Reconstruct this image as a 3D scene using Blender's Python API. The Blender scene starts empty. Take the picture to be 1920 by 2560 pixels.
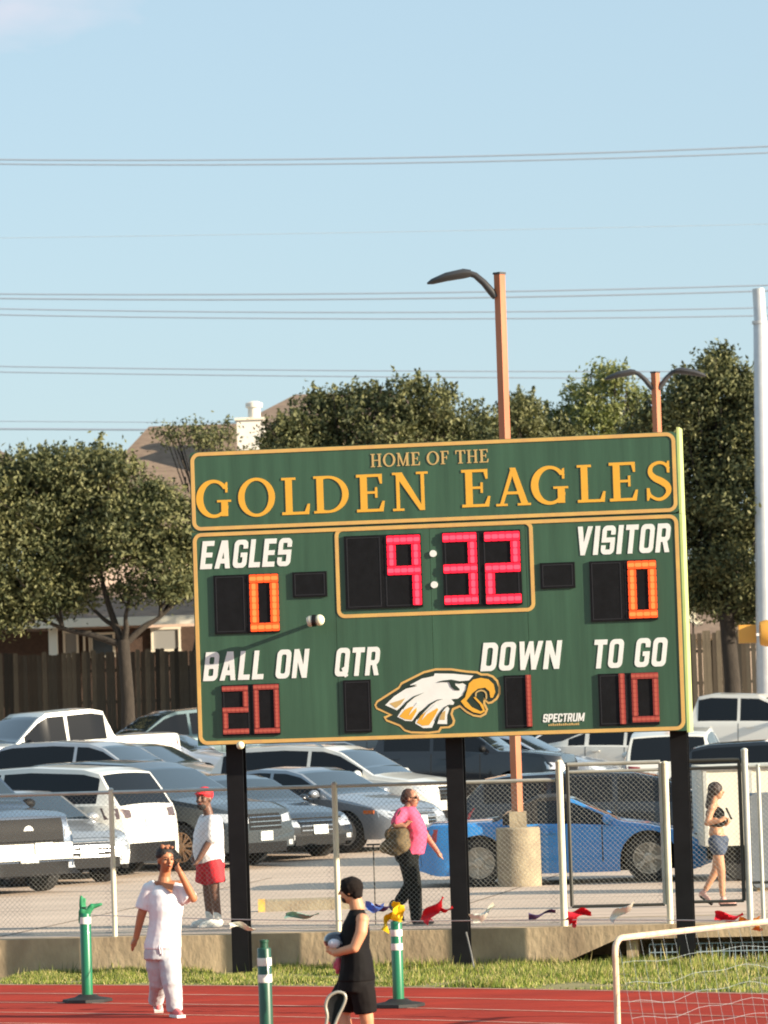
import bpy, bmesh, math, random
import numpy as np
from math import sin, cos, pi, radians, sqrt, atan2
from mathutils import Vector, Matrix, noise
from mathutils.bvhtree import BVHTree
from mathutils.geometry import delaunay_2d_cdt

scene = bpy.context.scene
col = scene.collection

# ------------------------------------------------------------------ camera
FOC, EYE = 10280.0, 2.85
ROLL = radians(1.85)
PITCH = math.atan(510 * cos(ROLL) / FOC)
_f = Vector((0, cos(PITCH), sin(PITCH)))
_u0 = Vector((0, -sin(PITCH), cos(PITCH)))
_r = Vector((1, 0, 0)) * cos(ROLL) - _u0 * sin(ROLL)
_u = Vector((1, 0, 0)) * sin(ROLL) + _u0 * cos(ROLL)
CAM = Vector((0, 0, EYE))
cd = bpy.data.cameras.new('camera')
cam = bpy.data.objects.new('camera', cd)
col.objects.link(cam)
cd.sensor_fit = 'HORIZONTAL'
cd.sensor_width = 36
cd.lens = 36 * FOC / 1920
cd.clip_start = 0.5
cd.clip_end = 6000
cd.dof.use_dof = True
cd.dof.focus_distance = 45.8
cd.dof.aperture_fstop = 7.0
mw = Matrix((( _r.x, _u.x, -_f.x, 0), (_r.y, _u.y, -_f.y, 0), (_r.z, _u.z, -_f.z, EYE), (0, 0, 0, 1)))
cam.matrix_world = mw
scene.camera = cam

# ------------------------------------------------------------------ light
SUN_EL = radians(17)
SUN_AZ = radians(115)          # clockwise from +Y
SUN_DIR = Vector((sin(SUN_AZ) * cos(SUN_EL), cos(SUN_AZ) * cos(SUN_EL), sin(SUN_EL)))
world = bpy.data.worlds.new('World')
scene.world = world
world.use_nodes = True
wt = world.node_tree
wt.nodes.clear()
wo = wt.nodes.new('ShaderNodeOutputWorld')
wb = wt.nodes.new('ShaderNodeBackground')
sky = wt.nodes.new('ShaderNodeTexSky')
sky.sky_type = 'NISHITA'
sky.sun_disc = False
sky.sun_elevation = SUN_EL
sky.sun_rotation = SUN_AZ
sky.air_density = 1.0
sky.dust_density = 1.0
sky.ozone_density = 1.0
wb.inputs['Strength'].default_value = 0.10
# soft cloud high on the left, part of the sky
tc = wt.nodes.new('ShaderNodeTexCoord')
cdir = (_f * FOC + _r * (40 - 960) + _u * (1280 - 10)).normalized()
def wmath(op, a, b=None, clamp=False):
    n = wt.nodes.new('ShaderNodeMath'); n.operation = op; n.use_clamp = clamp
    for i, v in enumerate((a, b)):
        if v is None: continue
        if isinstance(v, (int, float)): n.inputs[i].default_value = v
        else: wt.links.new(v, n.inputs[i])
    return n.outputs[0]
mp = wt.nodes.new('ShaderNodeVectorMath'); mp.operation = 'SUBTRACT'
wt.links.new(tc.outputs['Generated'], mp.inputs[0]); mp.inputs[1].default_value = cdir
sc_ = wt.nodes.new('ShaderNodeVectorMath'); sc_.operation = 'MULTIPLY'
wt.links.new(mp.outputs[0], sc_.inputs[0]); sc_.inputs[1].default_value = (36, 36, 95)
ln = wt.nodes.new('ShaderNodeVectorMath'); ln.operation = 'LENGTH'
wt.links.new(sc_.outputs[0], ln.inputs[0])
nz = wt.nodes.new('ShaderNodeTexNoise'); nz.inputs['Scale'].default_value = 1.6; nz.inputs['Detail'].default_value = 5
wt.links.new(sc_.outputs[0], nz.inputs['Vector'])
m1 = wmath('SUBTRACT', 1.05, ln.outputs['Value'])
m2 = wmath('ADD', m1, wmath('MULTIPLY', wmath('SUBTRACT', nz.outputs['Fac'], 0.5), 1.6))
m3 = wmath('MULTIPLY', m2, 0.75, True)
mx = wt.nodes.new('ShaderNodeMix'); mx.data_type = 'RGBA'
wt.links.new(m3, mx.inputs['Factor'])
veil = wt.nodes.new('ShaderNodeMix'); veil.data_type = 'RGBA'; veil.inputs['Factor'].default_value = 0.72   # thin even veil over the whole sky
wt.links.new(sky.outputs[0], veil.inputs['A']); veil.inputs['B'].default_value = (2.2, 3.02, 3.62, 1)
wt.links.new(veil.outputs['Result'], mx.inputs['A'])
mx.inputs['B'].default_value = (3.3, 3.5, 4.0, 1)
wt.links.new(mx.outputs['Result'], wb.inputs['Color'])
wt.links.new(wb.outputs[0], wo.inputs[0])
sd = bpy.data.lights.new('sun', 'SUN')
sd.energy = 5.0
sd.angle = radians(0.5)
sd.color = (1.0, 0.86, 0.66)
so = bpy.data.objects.new('sun', sd)
col.objects.link(so)
so.rotation_euler = SUN_DIR.to_track_quat('Z', 'Y').to_euler()
scene.view_settings.view_transform = 'Standard'
scene.view_settings.look = 'None'
scene.view_settings.exposure = 1.15
scene.view_settings.gamma = 1.0
scene.view_settings.use_curve_mapping = False
scene.cycles.max_bounces = 6
scene.cycles.transparent_max_bounces = 8
scene.cycles.filter_width = 1.9

rng = random.Random(5)
nrng = np.random.default_rng(5)

# ------------------------------------------------------------------ mapping from photo points to places
def RAY(px, py):
    return _f * FOC + _r * (px - 960) + _u * (1280 - py)
def P(px, py, Y):
    d = RAY(px, py)
    return CAM + d * (Y / d.y)
def G(px, py, z=0.0):
    d = RAY(px, py)
    return CAM + d * ((z - EYE) / d.z)

# ------------------------------------------------------------------ materials
MATS = {}
def mat(name, c, rough=0.6, metal=0.0, var=0.0, vs=4.0, bump=0.0, bs=20.0, emit=None, es=0.0, coat=0.0, c2=None, stretch=None, spec=0.5, transl=0.0, alpha=1.0):
    if name in MATS: return MATS[name]
    m = bpy.data.materials.new(name); m.use_nodes = True
    nt = m.node_tree; b = nt.nodes['Principled BSDF']
    b.inputs['Base Color'].default_value = (*c, 1)
    b.inputs['Roughness'].default_value = rough
    b.inputs['Metallic'].default_value = metal
    b.inputs['Specular IOR Level'].default_value = spec
    if coat: b.inputs['Coat Weight'].default_value = coat; b.inputs['Coat Roughness'].default_value = 0.04
    if emit:
        b.inputs['Emission Color'].default_value = (*emit, 1); b.inputs['Emission Strength'].default_value = es
    vec = None
    if var or c2 or bump:
        t = nt.nodes.new('ShaderNodeTexCoord'); mpn = nt.nodes.new('ShaderNodeMapping')
        nt.links.new(t.outputs['Object'], mpn.inputs['Vector'])
        if stretch: mpn.inputs['Scale'].default_value = stretch
        vec = mpn.outputs[0]
    if var or c2:
        n = nt.nodes.new('ShaderNodeTexNoise'); n.inputs['Scale'].default_value = vs; n.inputs['Detail'].default_value = 6
        n.inputs['Roughness'].default_value = 0.62
        nt.links.new(vec, n.inputs['Vector'])
        r = nt.nodes.new('ShaderNodeValToRGB')
        a = c if c2 is None else c
        d = tuple(max(0, x * (1 - var)) for x in c) if c2 is None else c2
        e = tuple(min(1, x * (1 + var)) for x in c) if c2 is None else c
        r.color_ramp.elements[0].position = 0.33; r.color_ramp.elements[0].color = (*d, 1)
        r.color_ramp.elements[1].position = 0.68; r.color_ramp.elements[1].color = (*e, 1)
        nt.links.new(n.outputs['Fac'], r.inputs['Fac'])
        nt.links.new(r.outputs['Color'], b.inputs['Base Color'])
    if bump:
        n2 = nt.nodes.new('ShaderNodeTexNoise'); n2.inputs['Scale'].default_value = bs; n2.inputs['Detail'].default_value = 5
        nt.links.new(vec, n2.inputs['Vector'])
        bn = nt.nodes.new('ShaderNodeBump'); bn.inputs['Strength'].default_value = 1.0; bn.inputs['Distance'].default_value = bump
        nt.links.new(n2.outputs['Fac'], bn.inputs['Height']); nt.links.new(bn.outputs[0], b.inputs['Normal'])
    if transl:
        tr = nt.nodes.new('ShaderNodeBsdfTranslucent'); tr.inputs['Color'].default_value = (c[0]*1.3, c[1]*1.4, c[2]*.8, 1)
        ms = nt.nodes.new('ShaderNodeMixShader'); ms.inputs[0].default_value = transl
        nt.links.new(b.outputs[0], ms.inputs[1]); nt.links.new(tr.outputs[0], ms.inputs[2])
        nt.links.new(ms.outputs[0], nt.nodes['Material Output'].inputs[0])
    MATS[name] = m
    return m

# ------------------------------------------------------------------ mesh helpers
class MB:
    def __init__(s): s.v = []; s.f = []; s.mi = []; s.m = 0
    def add(s, vs, fs):
        o = len(s.v); s.v += [tuple(x) for x in vs]; s.f += [tuple(i + o for i in f) for f in fs]; s.mi += [s.m] * len(fs)
    def box(s, c, size, ax=None):
        c = Vector(c); hx, hy, hz = size[0] / 2, size[1] / 2, size[2] / 2
        X, Y, Z = ax if ax else (Vector((1, 0, 0)), Vector((0, 1, 0)), Vector((0, 0, 1)))
        vs = [c + X * (hx * a) + Y * (hy * b) + Z * (hz * d) for d in (-1, 1) for b in (-1, 1) for a in (-1, 1)]
        s.add(vs, [(0, 2, 3, 1), (4, 5, 7, 6), (0, 1, 5, 4), (2, 6, 7, 3), (0, 4, 6, 2), (1, 3, 7, 5)])
    def bar(s, a, b, w, h=None, up=(0, 0, 1)):
        a = Vector(a); b = Vector(b); X = (b - a); L = X.length; X = X / L
        u = Vector(up)
        if abs(X.dot(u)) > .98: u = Vector((0, 1, 0))
        Y = u.cross(X).normalized(); Z = X.cross(Y)
        s.box((a + b) / 2, (L, w, h or w), (X, Y, Z))
    def tube(s, pts, r, n=8, cap=True):
        pts = [Vector(p) for p in pts]
        rs = r if isinstance(r, (list, tuple)) else [r] * len(pts)
        o = len(s.v); prev = None; vs = []; fs = []
        for i, p in enumerate(pts):
            t = (pts[min(i + 1, len(pts) - 1)] - pts[max(i - 1, 0)])
            if t.length < 1e-9: t = Vector((0, 0, 1))
            t.normalize()
            if prev is None:
                a = Vector((0, 0, 1)) if abs(t.z) < .9 else Vector((1, 0, 0))
                prev = a.cross(t).normalized()
            else:
                prev = (prev - t * prev.dot(t)).normalized()
            q = t.cross(prev)
            for k in range(n):
                th = 2 * pi * k / n
                vs.append(p + (prev * cos(th) + q * sin(th)) * rs[i])
        for i in range(len(pts) - 1):
            for k in range(n):
                k2 = (k + 1) % n
                fs.append((i * n + k, i * n + k2, (i + 1) * n + k2, (i + 1) * n + k))
        if cap:
            fs.append(tuple(range(n - 1, -1, -1))); fs.append(tuple((len(pts) - 1) * n + k for k in range(n)))
        s.add(vs, fs)
    def lathe(s, prof, c=(0, 0, 0), n=16, axis='Z', cap=True):
        vs = []; fs = []
        for r, h in prof:
            for k in range(n):
                th = 2 * pi * k / n
                if axis == 'Z': vs.append((c[0] + r * cos(th), c[1] + r * sin(th), c[2] + h))
                elif axis == 'Y': vs.append((c[0] + r * cos(th), c[1] + h, c[2] + r * sin(th)))
                else: vs.append((c[0] + h, c[1] + r * cos(th), c[2] + r * sin(th)))
        for i in range(len(prof) - 1):
            for k in range(n):
                k2 = (k + 1) % n
                fs.append((i * n + k, i * n + k2, (i + 1) * n + k2, (i + 1) * n + k))
        if cap and prof[0][0] > 1e-4: fs.append(tuple(range(n - 1, -1, -1)))
        if cap and prof[-1][0] > 1e-4: fs.append(tuple((len(prof) - 1) * n + k for k in range(n)))
        s.add(vs, fs)
    def sphere(s, c, r, n=12, m=8, ax=None):
        rx, ry, rz = (r, r, r) if isinstance(r, (int, float)) else r
        X, Y, Z = ax if ax else (Vector((1, 0, 0)), Vector((0, 1, 0)), Vector((0, 0, 1)))
        c = Vector(c); vs = [c + Z * rz]; fs = []
        for i in range(1, m):
            ph = pi * i / m
            for k in range(n):
                th = 2 * pi * k / n
                vs.append(c + X * (rx * sin(ph) * cos(th)) + Y * (ry * sin(ph) * sin(th)) + Z * (rz * cos(ph)))
        vs.append(c - Z * rz)
        for k in range(n): fs.append((0, 1 + k, 1 + (k + 1) % n))
        for i in range(m - 2):
            for k in range(n):
                a = 1 + i * n + k; b = 1 + i * n + (k + 1) % n
                fs.append((a, a + n, b + n, b))
        e = len(vs) - 1; q = 1 + (m - 2) * n
        for k in range(n): fs.append((e, q + (k + 1) % n, q + k))
        s.add(vs, fs)
    def capsule(s, a, b, ra, rb, n=12):
        a = Vector(a); b = Vector(b); d = b - a
        if d.length < 1e-6: s.sphere(a, ra); return
        t = d.normalized(); pts = []; rs = []
        for i in range(5):
            ph = pi / 2 * i / 4
            pts.append(a - t * (ra * cos(ph))); rs.append(max(ra * sin(ph), ra * .05))
        for i in range(5):
            ph = pi / 2 * i / 4
            pts.append(b + t * (rb * sin(ph))); rs.append(max(rb * cos(ph), rb * .05))
        s.tube(pts, rs, n)
    def prism(s, poly, z0, z1, fn=None):
        n = len(poly); fn = fn or (lambda x, y, z: (x, y, z))
        vs = [fn(x, y, z0) for x, y in poly] + [fn(x, y, z1) for x, y in poly]
        s.add(vs, [tuple(range(n - 1, -1, -1)), tuple(range(n, 2 * n))] + [(i, (i + 1) % n, n + (i + 1) % n, n + i) for i in range(n)])
    def build(s, name, m, parent=None, smooth=None, wroot=True):
        me = bpy.data.meshes.new(name)
        me.from_pydata(s.v, [], s.f)
        ms = m if isinstance(m, (list, tuple)) else [m]
        for x in ms: me.materials.append(x)
        if len(ms) > 1: me.polygons.foreach_set('material_index', s.mi)
        me.update()
        if smooth is not None: smoothmesh(me, smooth)
        return link(name, me, parent, wroot)

def smoothmesh(me, ang=40):
    me.polygons.foreach_set('use_smooth', [True] * len(me.polygons))
    if ang < 180:
        try: me.set_sharp_from_angle(angle=radians(ang))
        except Exception: pass

def link(name, me, parent=None, wroot=True):
    o = bpy.data.objects.new(name, me)
    col.objects.link(o)
    if parent is not None:
        o.parent = parent
        if wroot:                       # vertices are in world coordinates
            q = parent; off = Vector((0, 0, 0))
            while q is not None: off = off + q.location; q = q.parent
            o.location = -off
    return o
def tag(o, label=None, cat=None, group=None, kind=None):
    if label: o['label'] = label
    if cat: o['category'] = cat
    if group: o['group'] = group
    if kind: o['kind'] = kind
    return o
def root(name, loc, label, cat, group=None, rz=0):
    o = bpy.data.objects.new(name, None); col.objects.link(o)
    o.empty_display_size = 0.2
    o.location = loc; o.rotation_euler = (0, 0, rz)
    return tag(o, label, cat, group)
def grid_mesh(name, xs, ys, fz, m, kind='structure'):
    vs = [(x, y, fz(x, y)) for y in ys for x in xs]; nx = len(xs)
    fs = [(j * nx + i, j * nx + i + 1, (j + 1) * nx + i + 1, (j + 1) * nx + i) for j in range(len(ys) - 1) for i in range(nx - 1)]
    me = bpy.data.meshes.new(name); me.from_pydata(vs, [], fs); me.materials.append(m); smoothmesh(me, 60)
    o = link(name, me); tag(o, kind=kind); return o

# union of polygons (later entries with sign -1 cut, +1 add), extruded
def poly_area(p): return sum(p[i][0] * p[(i + 1) % len(p)][1] - p[(i + 1) % len(p)][0] * p[i][1] for i in range(len(p)))
def shape(polys, fn, d0, d1, mb):
    vs = []; fs = []
    for sgn, p in polys:
        if poly_area(p) < 0: p = p[::-1]
        o = len(vs); vs += [Vector((a, b)) for a, b in p]; fs.append(list(range(o, o + len(p))))
    rv, re_, rf, ov, oe, of = delaunay_2d_cdt(vs, [], fs, 1, 1e-5)
    tris = []
    for f, src in zip(rf, of):
        if not src: continue
        if polys[max(src)][0] > 0: tris.append(tuple(f))
    edges = {}
    for f in tris:
        for i in range(len(f)):
            a, b = f[i], f[(i + 1) % len(f)]
            edges[(a, b)] = 1
    used = sorted({i for f in tris for i in f}); ix = {k: i for i, k in enumerate(used)}; n = len(used)
    out = [fn(rv[k][0], rv[k][1], d1) for k in used] + [fn(rv[k][0], rv[k][1], d0) for k in used]
    fc = [tuple(ix[i] for i in f) for f in tris]
    for (a, b) in edges:
        if (b, a) not in edges: fc.append((ix[b], ix[a], n + ix[a], n + ix[b]))
    mb.add(out, fc)

# ------------------------------------------------------------------ terrain height of the car park
LOTP = [(-100, .42), (66, .42), (80, .70), (105, 1.42), (113, 2.05), (117, 2.35), (130, 2.6), (9000, 2.6)]
def zl(x, y):
    for (a, za), (b, zb) in zip(LOTP, LOTP[1:]):
        if y <= b:
            t = max(0, (y - a) / (b - a)); return za + (zb - za) * t
    return 2.6
WA, WBx = 46.62, -0.174                      # front face of the retaining kerb: y = WA + WBx * x
def wy(x): return WA + WBx * x
wu = Vector((1, WBx, 0)).normalized()        # along the kerb
wn = Vector((WBx, -1, 0)).normalized()       # towards the track

# ------------------------------------------------------------------ ground surfaces
m_grass = mat('dry turf', (.15, .16, .05), .95, c2=(.30, .25, .12), vs=1.6, bump=.01, bs=60)
m_lot = mat('worn concrete paving', (.54, .43, .345), .95, spec=.15, var=.12, vs=1.2, bump=.004, bs=40, stretch=(.25, 1.0, 1))
m_track = mat('red running track', (.41, .046, .028), .95, spec=.1, c2=(.27, .034, .024), vs=1.6, stretch=(.5, 1, 1), bump=.004, bs=120)
m_trackline = mat('worn white lane paint', (.70, .46, .38), .9, c2=(.52, .24, .18), vs=3, spec=.1)
m_conc = mat('weathered concrete', (.52, .40, .26), .9, c2=(.31, .23, .15), spec=.2, vs=2.2, bump=.01, bs=18, stretch=(1, 1, .55))

xs = [-400, -150, -60, -30] + list(np.linspace(-16, 16, 33)) + [30, 60, 150, 400]
yl = [-120, -40, 0, 20, 30]
vs = []
def wyc(x): return wy(max(-40, min(40, x)))
# field: one sheet up to well behind the kerb
grid_mesh('ground', xs, [-200, -60, 0, 20, 30, 36, 40, 44, 46], lambda x, y: 0 if abs(x) < 500 else 0, m_grass)
me = bpy.data.meshes.new('verge')
vs = []; fs = []
for i, x in enumerate(xs): vs += [(x, 46, -.001), (x, max(wyc(x) + 2.2, 46.1), -.001)]
for i in range(len(xs) - 1): fs.append((2 * i, 2 * i + 2, 2 * i + 3, 2 * i + 1))
me.from_pydata(vs, [], fs); me.materials.append(m_grass); tag(link('grass_verge', me), kind='structure')
# car park sheet
me = bpy.data.meshes.new('parking_lot'); vs = []; fs = []
ts = [0, 4, 8, 12, 16, 20, 24, 28, 34, 44, 58, 66, 70, 84]
ax = [-400, -150, -60] + list(np.linspace(-40, 40, 41)) + [60, 150, 400]
for x in ax:
    y0 = wyc(x) + .30
    for t in ts:
        y = y0 + t
        vs.append((x, y, zl(x, y)))
nt_ = len(ts)
for i in range(len(ax) - 1):
    for j in range(nt_ - 1): fs.append((i * nt_ + j, (i + 1) * nt_ + j, (i + 1) * nt_ + j + 1, i * nt_ + j + 1))
me.from_pydata(vs, [], fs); me.materials.append(m_lot); smoothmesh(me, 60); tag(link('parking_lot', me), kind='structure')
grid_mesh('distant_ground', [-3000, -400, -60, 0, 60, 400, 3000], [116, 150, 400, 3500], lambda x, y: 2.34 if y < 120 else 2.6, m_grass)

# saw-cut joints in the paving
m_joint = mat('dark paving joint', (.16, .125, .10), .95, spec=.1)
def joint(a, b_, w=.03):
    a = Vector(a); b_ = Vector(b_); d = (b_ - a).normalized(); s = Vector((-d.y, d.x, 0)) * w / 2
    n = 12; vs = []; 
    for i in range(n + 1):
        q = a.lerp(b_, i / n)
        for k in (-1, 1):
            r_ = q + s * k; vs.append((r_.x, r_.y, zl(r_.x, r_.y) + .004))
    me = bpy.data.meshes.new('paving_joint'); me.from_pydata(vs, [], [(2 * i, 2 * i + 1, 2 * i + 3, 2 * i + 2) for i in range(n)]); me.materials.append(m_joint)
    tag(link('paving_joint', me), kind='structure')
for t in (2.6, 7.2, 11.8, 16.4): joint((-14, wy(-14) + t, 0), (14, wy(14) + t, 0))
for x in (-9.3, -4.7, -.1, 4.5, 9.1): joint((x, wy(x) + .4, 0), (x + 2.8, wy(x) + 16.0, 0))

# track: an outer bend of the oval, centre to the left of the field
TC = Vector((-24, 7.7)); TR = 43.0
def arc_sheet(name, r0, r1, z, m, a0=-90, a1=200, n=220, kind='structure', parent=None):
    vs = []; fs = []
    for i in range(n + 1):
        th = radians(a0 + (a1 - a0) * i / n)
        for r in (r0, r1): vs.append((TC.x + r * cos(th), TC.y + r * sin(th), z))
    for i in range(n): fs.append((2 * i, 2 * i + 1, 2 * i + 3, 2 * i + 2))
    me = bpy.data.meshes.new(name); me.from_pydata(vs, [], fs); me.materials.append(m)
    o = link(name, me, parent)
    if parent is None: tag(o, kind=kind)
    return o
arc_sheet('running_track', TR - 10.2, TR, .004, m_track)
for k in range(9):
    o = arc_sheet('lane_line', TR - .08 - 1.22 * k - .05, TR - .08 - 1.22 * k, .008, m_trackline)

# kerb wall: solid on the left, an open drain under a slab on the right
kx0 = G(1372, 2412, 0).x; kx1 = P(1545, 2360, 45.9).x
W = MB()
prof_l = -30.0; prof_r = 30.0
def wpt(x, z, d):           # d = distance behind the front face
    p = Vector((x, wy(x), z)) - wn * d
    return p
poly = [(prof_l, -.05), (kx0, -.05), (kx1, .27), (prof_r, .27), (prof_r, .424), (prof_l, .424)]
W.prism(poly, 0.0, .32, lambda x, z, d: wpt(x, z, d))
wall = root('retaining_kerb', wpt(0, 0, 0), 'low weathered concrete kerb wall between grass strip and parking lot', 'wall')
W.build('kerb_face', m_conc, wall)
# joint strips and pier in the drain opening
for px in (1587, 1990):
    b = MB(); x = P(px, 2380, 45.5).x
    b.box(wpt(x, .13, .2), (.13, .18, .285), (wu, -wn, Vector((0, 0, 1))))
    b.build('pier', m_conc, wall)
b = MB(); b.box(wpt((kx0 + prof_r) / 2, .2, 1.9), (prof_r - kx0 + .5, .2, .44), (wu, -wn, Vector((0, 0, 1)))); b.build('drain_back_wall', m_conc, wall)
m_rail = mat('painted drain rail', (.25, .33, .38), .5)
b = MB(); x0, x1 = P(1630, 2380, 45.5).x, P(1960, 2380, 45.5).x
b.bar(wpt(x0, .2, .1), wpt(x1, .2, .1), .012); b.bar(wpt(x0, .11, .1), wpt(x1, .11, .1), .012)
for i in range(24):
    x = x0 + (x1 - x0) * i / 23; b.bar(wpt(x, .0, .1), wpt(x, .2, .1), .008)
b.build('drain_grating', m_rail, wall)

# grass blades
def blades(name, n, gen, hmin, hmax, m, label):
    bx = np.zeros((n * 3, 3)); fsn = np.arange(n * 3).reshape(-1, 3)
    for i in range(n):
        x, y, z, hs = gen()
        h = rng.uniform(hmin, hmax) * hs; a = rng.uniform(0, 2 * pi); w = rng.uniform(.004, .008)
        dx, dy = cos(a) * w, sin(a) * w; lx, ly = rng.gauss(0, .3) * h, rng.gauss(0, .3) * h
        bx[3 * i] = (x - dx, y - dy, z); bx[3 * i + 1] = (x + dx, y + dy, z); bx[3 * i + 2] = (x + lx, y + ly, z + h)
    me = bpy.data.meshes.new(name)
    me.from_pydata(bx.tolist(), [], fsn.tolist())
    for q in m: me.materials.append(q)
    me.polygons.foreach_set('material_index', nrng.integers(0, len(m), n).astype(np.int32))
    o = link(name, me); tag(o, label, None, None, 'stuff'); return o
gm = [mat('blade green', (.20, .26, .035), .7, transl=.3), mat('blade yellow green', (.34, .36, .07), .7, transl=.3), mat('blade straw', (.48, .40, .18), .8, transl=.2), mat('blade dark', (.06, .10, .02), .7, transl=.3)]
def gen_verge():
    while True:
        x = rng.uniform(-5.6, 5.6); dx = x - TC.x
        ye = TC.y + sqrt(TR * TR - dx * dx) + .05
        y = ye + (wy(x) - ye) * rng.random() ** .8
        q = noise.noise(Vector((x * 1.4, y * 1.4, 0)))
        if rng.random() > .5 + q * 1.5: continue
        t = (y - ye) / (wy(x) - ye)
        return x, y, 0, max(.3, (.40 + .85 * t + 1.1 * q)) * (2.2 if rng.random() < .015 * t else 1) * (1.0 if x > 0 else .75)
blades('verge_grass', 60000, gen_verge, .04, .10, gm, 'uneven green and straw grass growing along the kerb wall')

# ------------------------------------------------------------------ scoreboard plane
BP = Vector((0, 45.55, 0)); bslope = -0.9 / 5.45
bu = Vector((1, bslope, 0)).normalized(); bn = Vector((bslope, -1, 0)).normalized()   # bn points to the track
def BUV(px, py):
    d = RAY(px, py); t = (BP - CAM).dot(bn) / d.dot(bn)
    p = CAM + d * t
    return ((p - BP).dot(bu), p.z)
def BW(u, v, d): return BP + bu * u + Vector((0, 0, v)) + bn * d

# ------------------------------------------------------------------ lettering
def rc(x0, y0, x1, y1): return [(x0, y0), (x1, y0), (x1, y1), (x0, y1)]
def el(cx, cy, rx, ry, n=44): return [(cx + rx * cos(2 * pi * i / n), cy + ry * sin(2 * pi * i / n)) for i in range(n)]
def rr(x0, y0, x1, y1, r, n=6, r2=None, corners=(1, 1, 1, 1)):
    pts = []; r2 = r2 or r
    for k, (cx, cy, a) in enumerate(((x1 - r, y1 - r2, 0), (x0 + r, y1 - r2, 90), (x0 + r, y0 + r2, 180), (x1 - r, y0 + r2, 270))):
        if not corners[k]: pts.append(((x1, y1), (x0, y1), (x0, y0), (x1, y0))[k]); continue
        for i in range(n + 1):
            t = radians(a + 90 * i / n); pts.append((cx + r * cos(t), cy + r2 * sin(t)))
    return pts
def stroke(path, ws):
    L = []; R_ = []
    for i, p in enumerate(path):
        a = path[max(0, i - 1)]; b = path[min(len(path) - 1, i + 1)]
        dx, dy = b[0] - a[0], b[1] - a[1]; q = math.hypot(dx, dy) or 1; w = ws[i] if isinstance(ws, (list, tuple)) else ws
        L.append((p[0] - dy / q * w / 2, p[1] + dx / q * w / 2)); R_.append((p[0] + dy / q * w / 2, p[1] - dx / q * w / 2))
    return L + R_[::-1]
def spline(ctrl, n=8):
    out = []
    for i in range(len(ctrl) - 1):
        p0 = ctrl[max(0, i - 1)]; p1 = ctrl[i]; p2 = ctrl[i + 1]; p3 = ctrl[min(len(ctrl) - 1, i + 2)]
        for k in range(n):
            t = k / n
            out.append(tuple(.5 * ((2 * p1[j]) + (-p0[j] + p2[j]) * t + (2 * p0[j] - 5 * p1[j] + 4 * p2[j] - p3[j]) * t * t + (-p0[j] + 3 * p1[j] - 3 * p2[j] + p3[j]) * t ** 3) for j in range(len(p1))))
    out.append(ctrl[-1]); return out
SP = [(.57, .80), (.46, .93), (.30, .96), (.14, .88), (.10, .72), (.20, .58), (.38, .48), (.52, .36), (.54, .2), (.42, .06), (.26, .03), (.10, .12), (.04, .24)]
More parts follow.
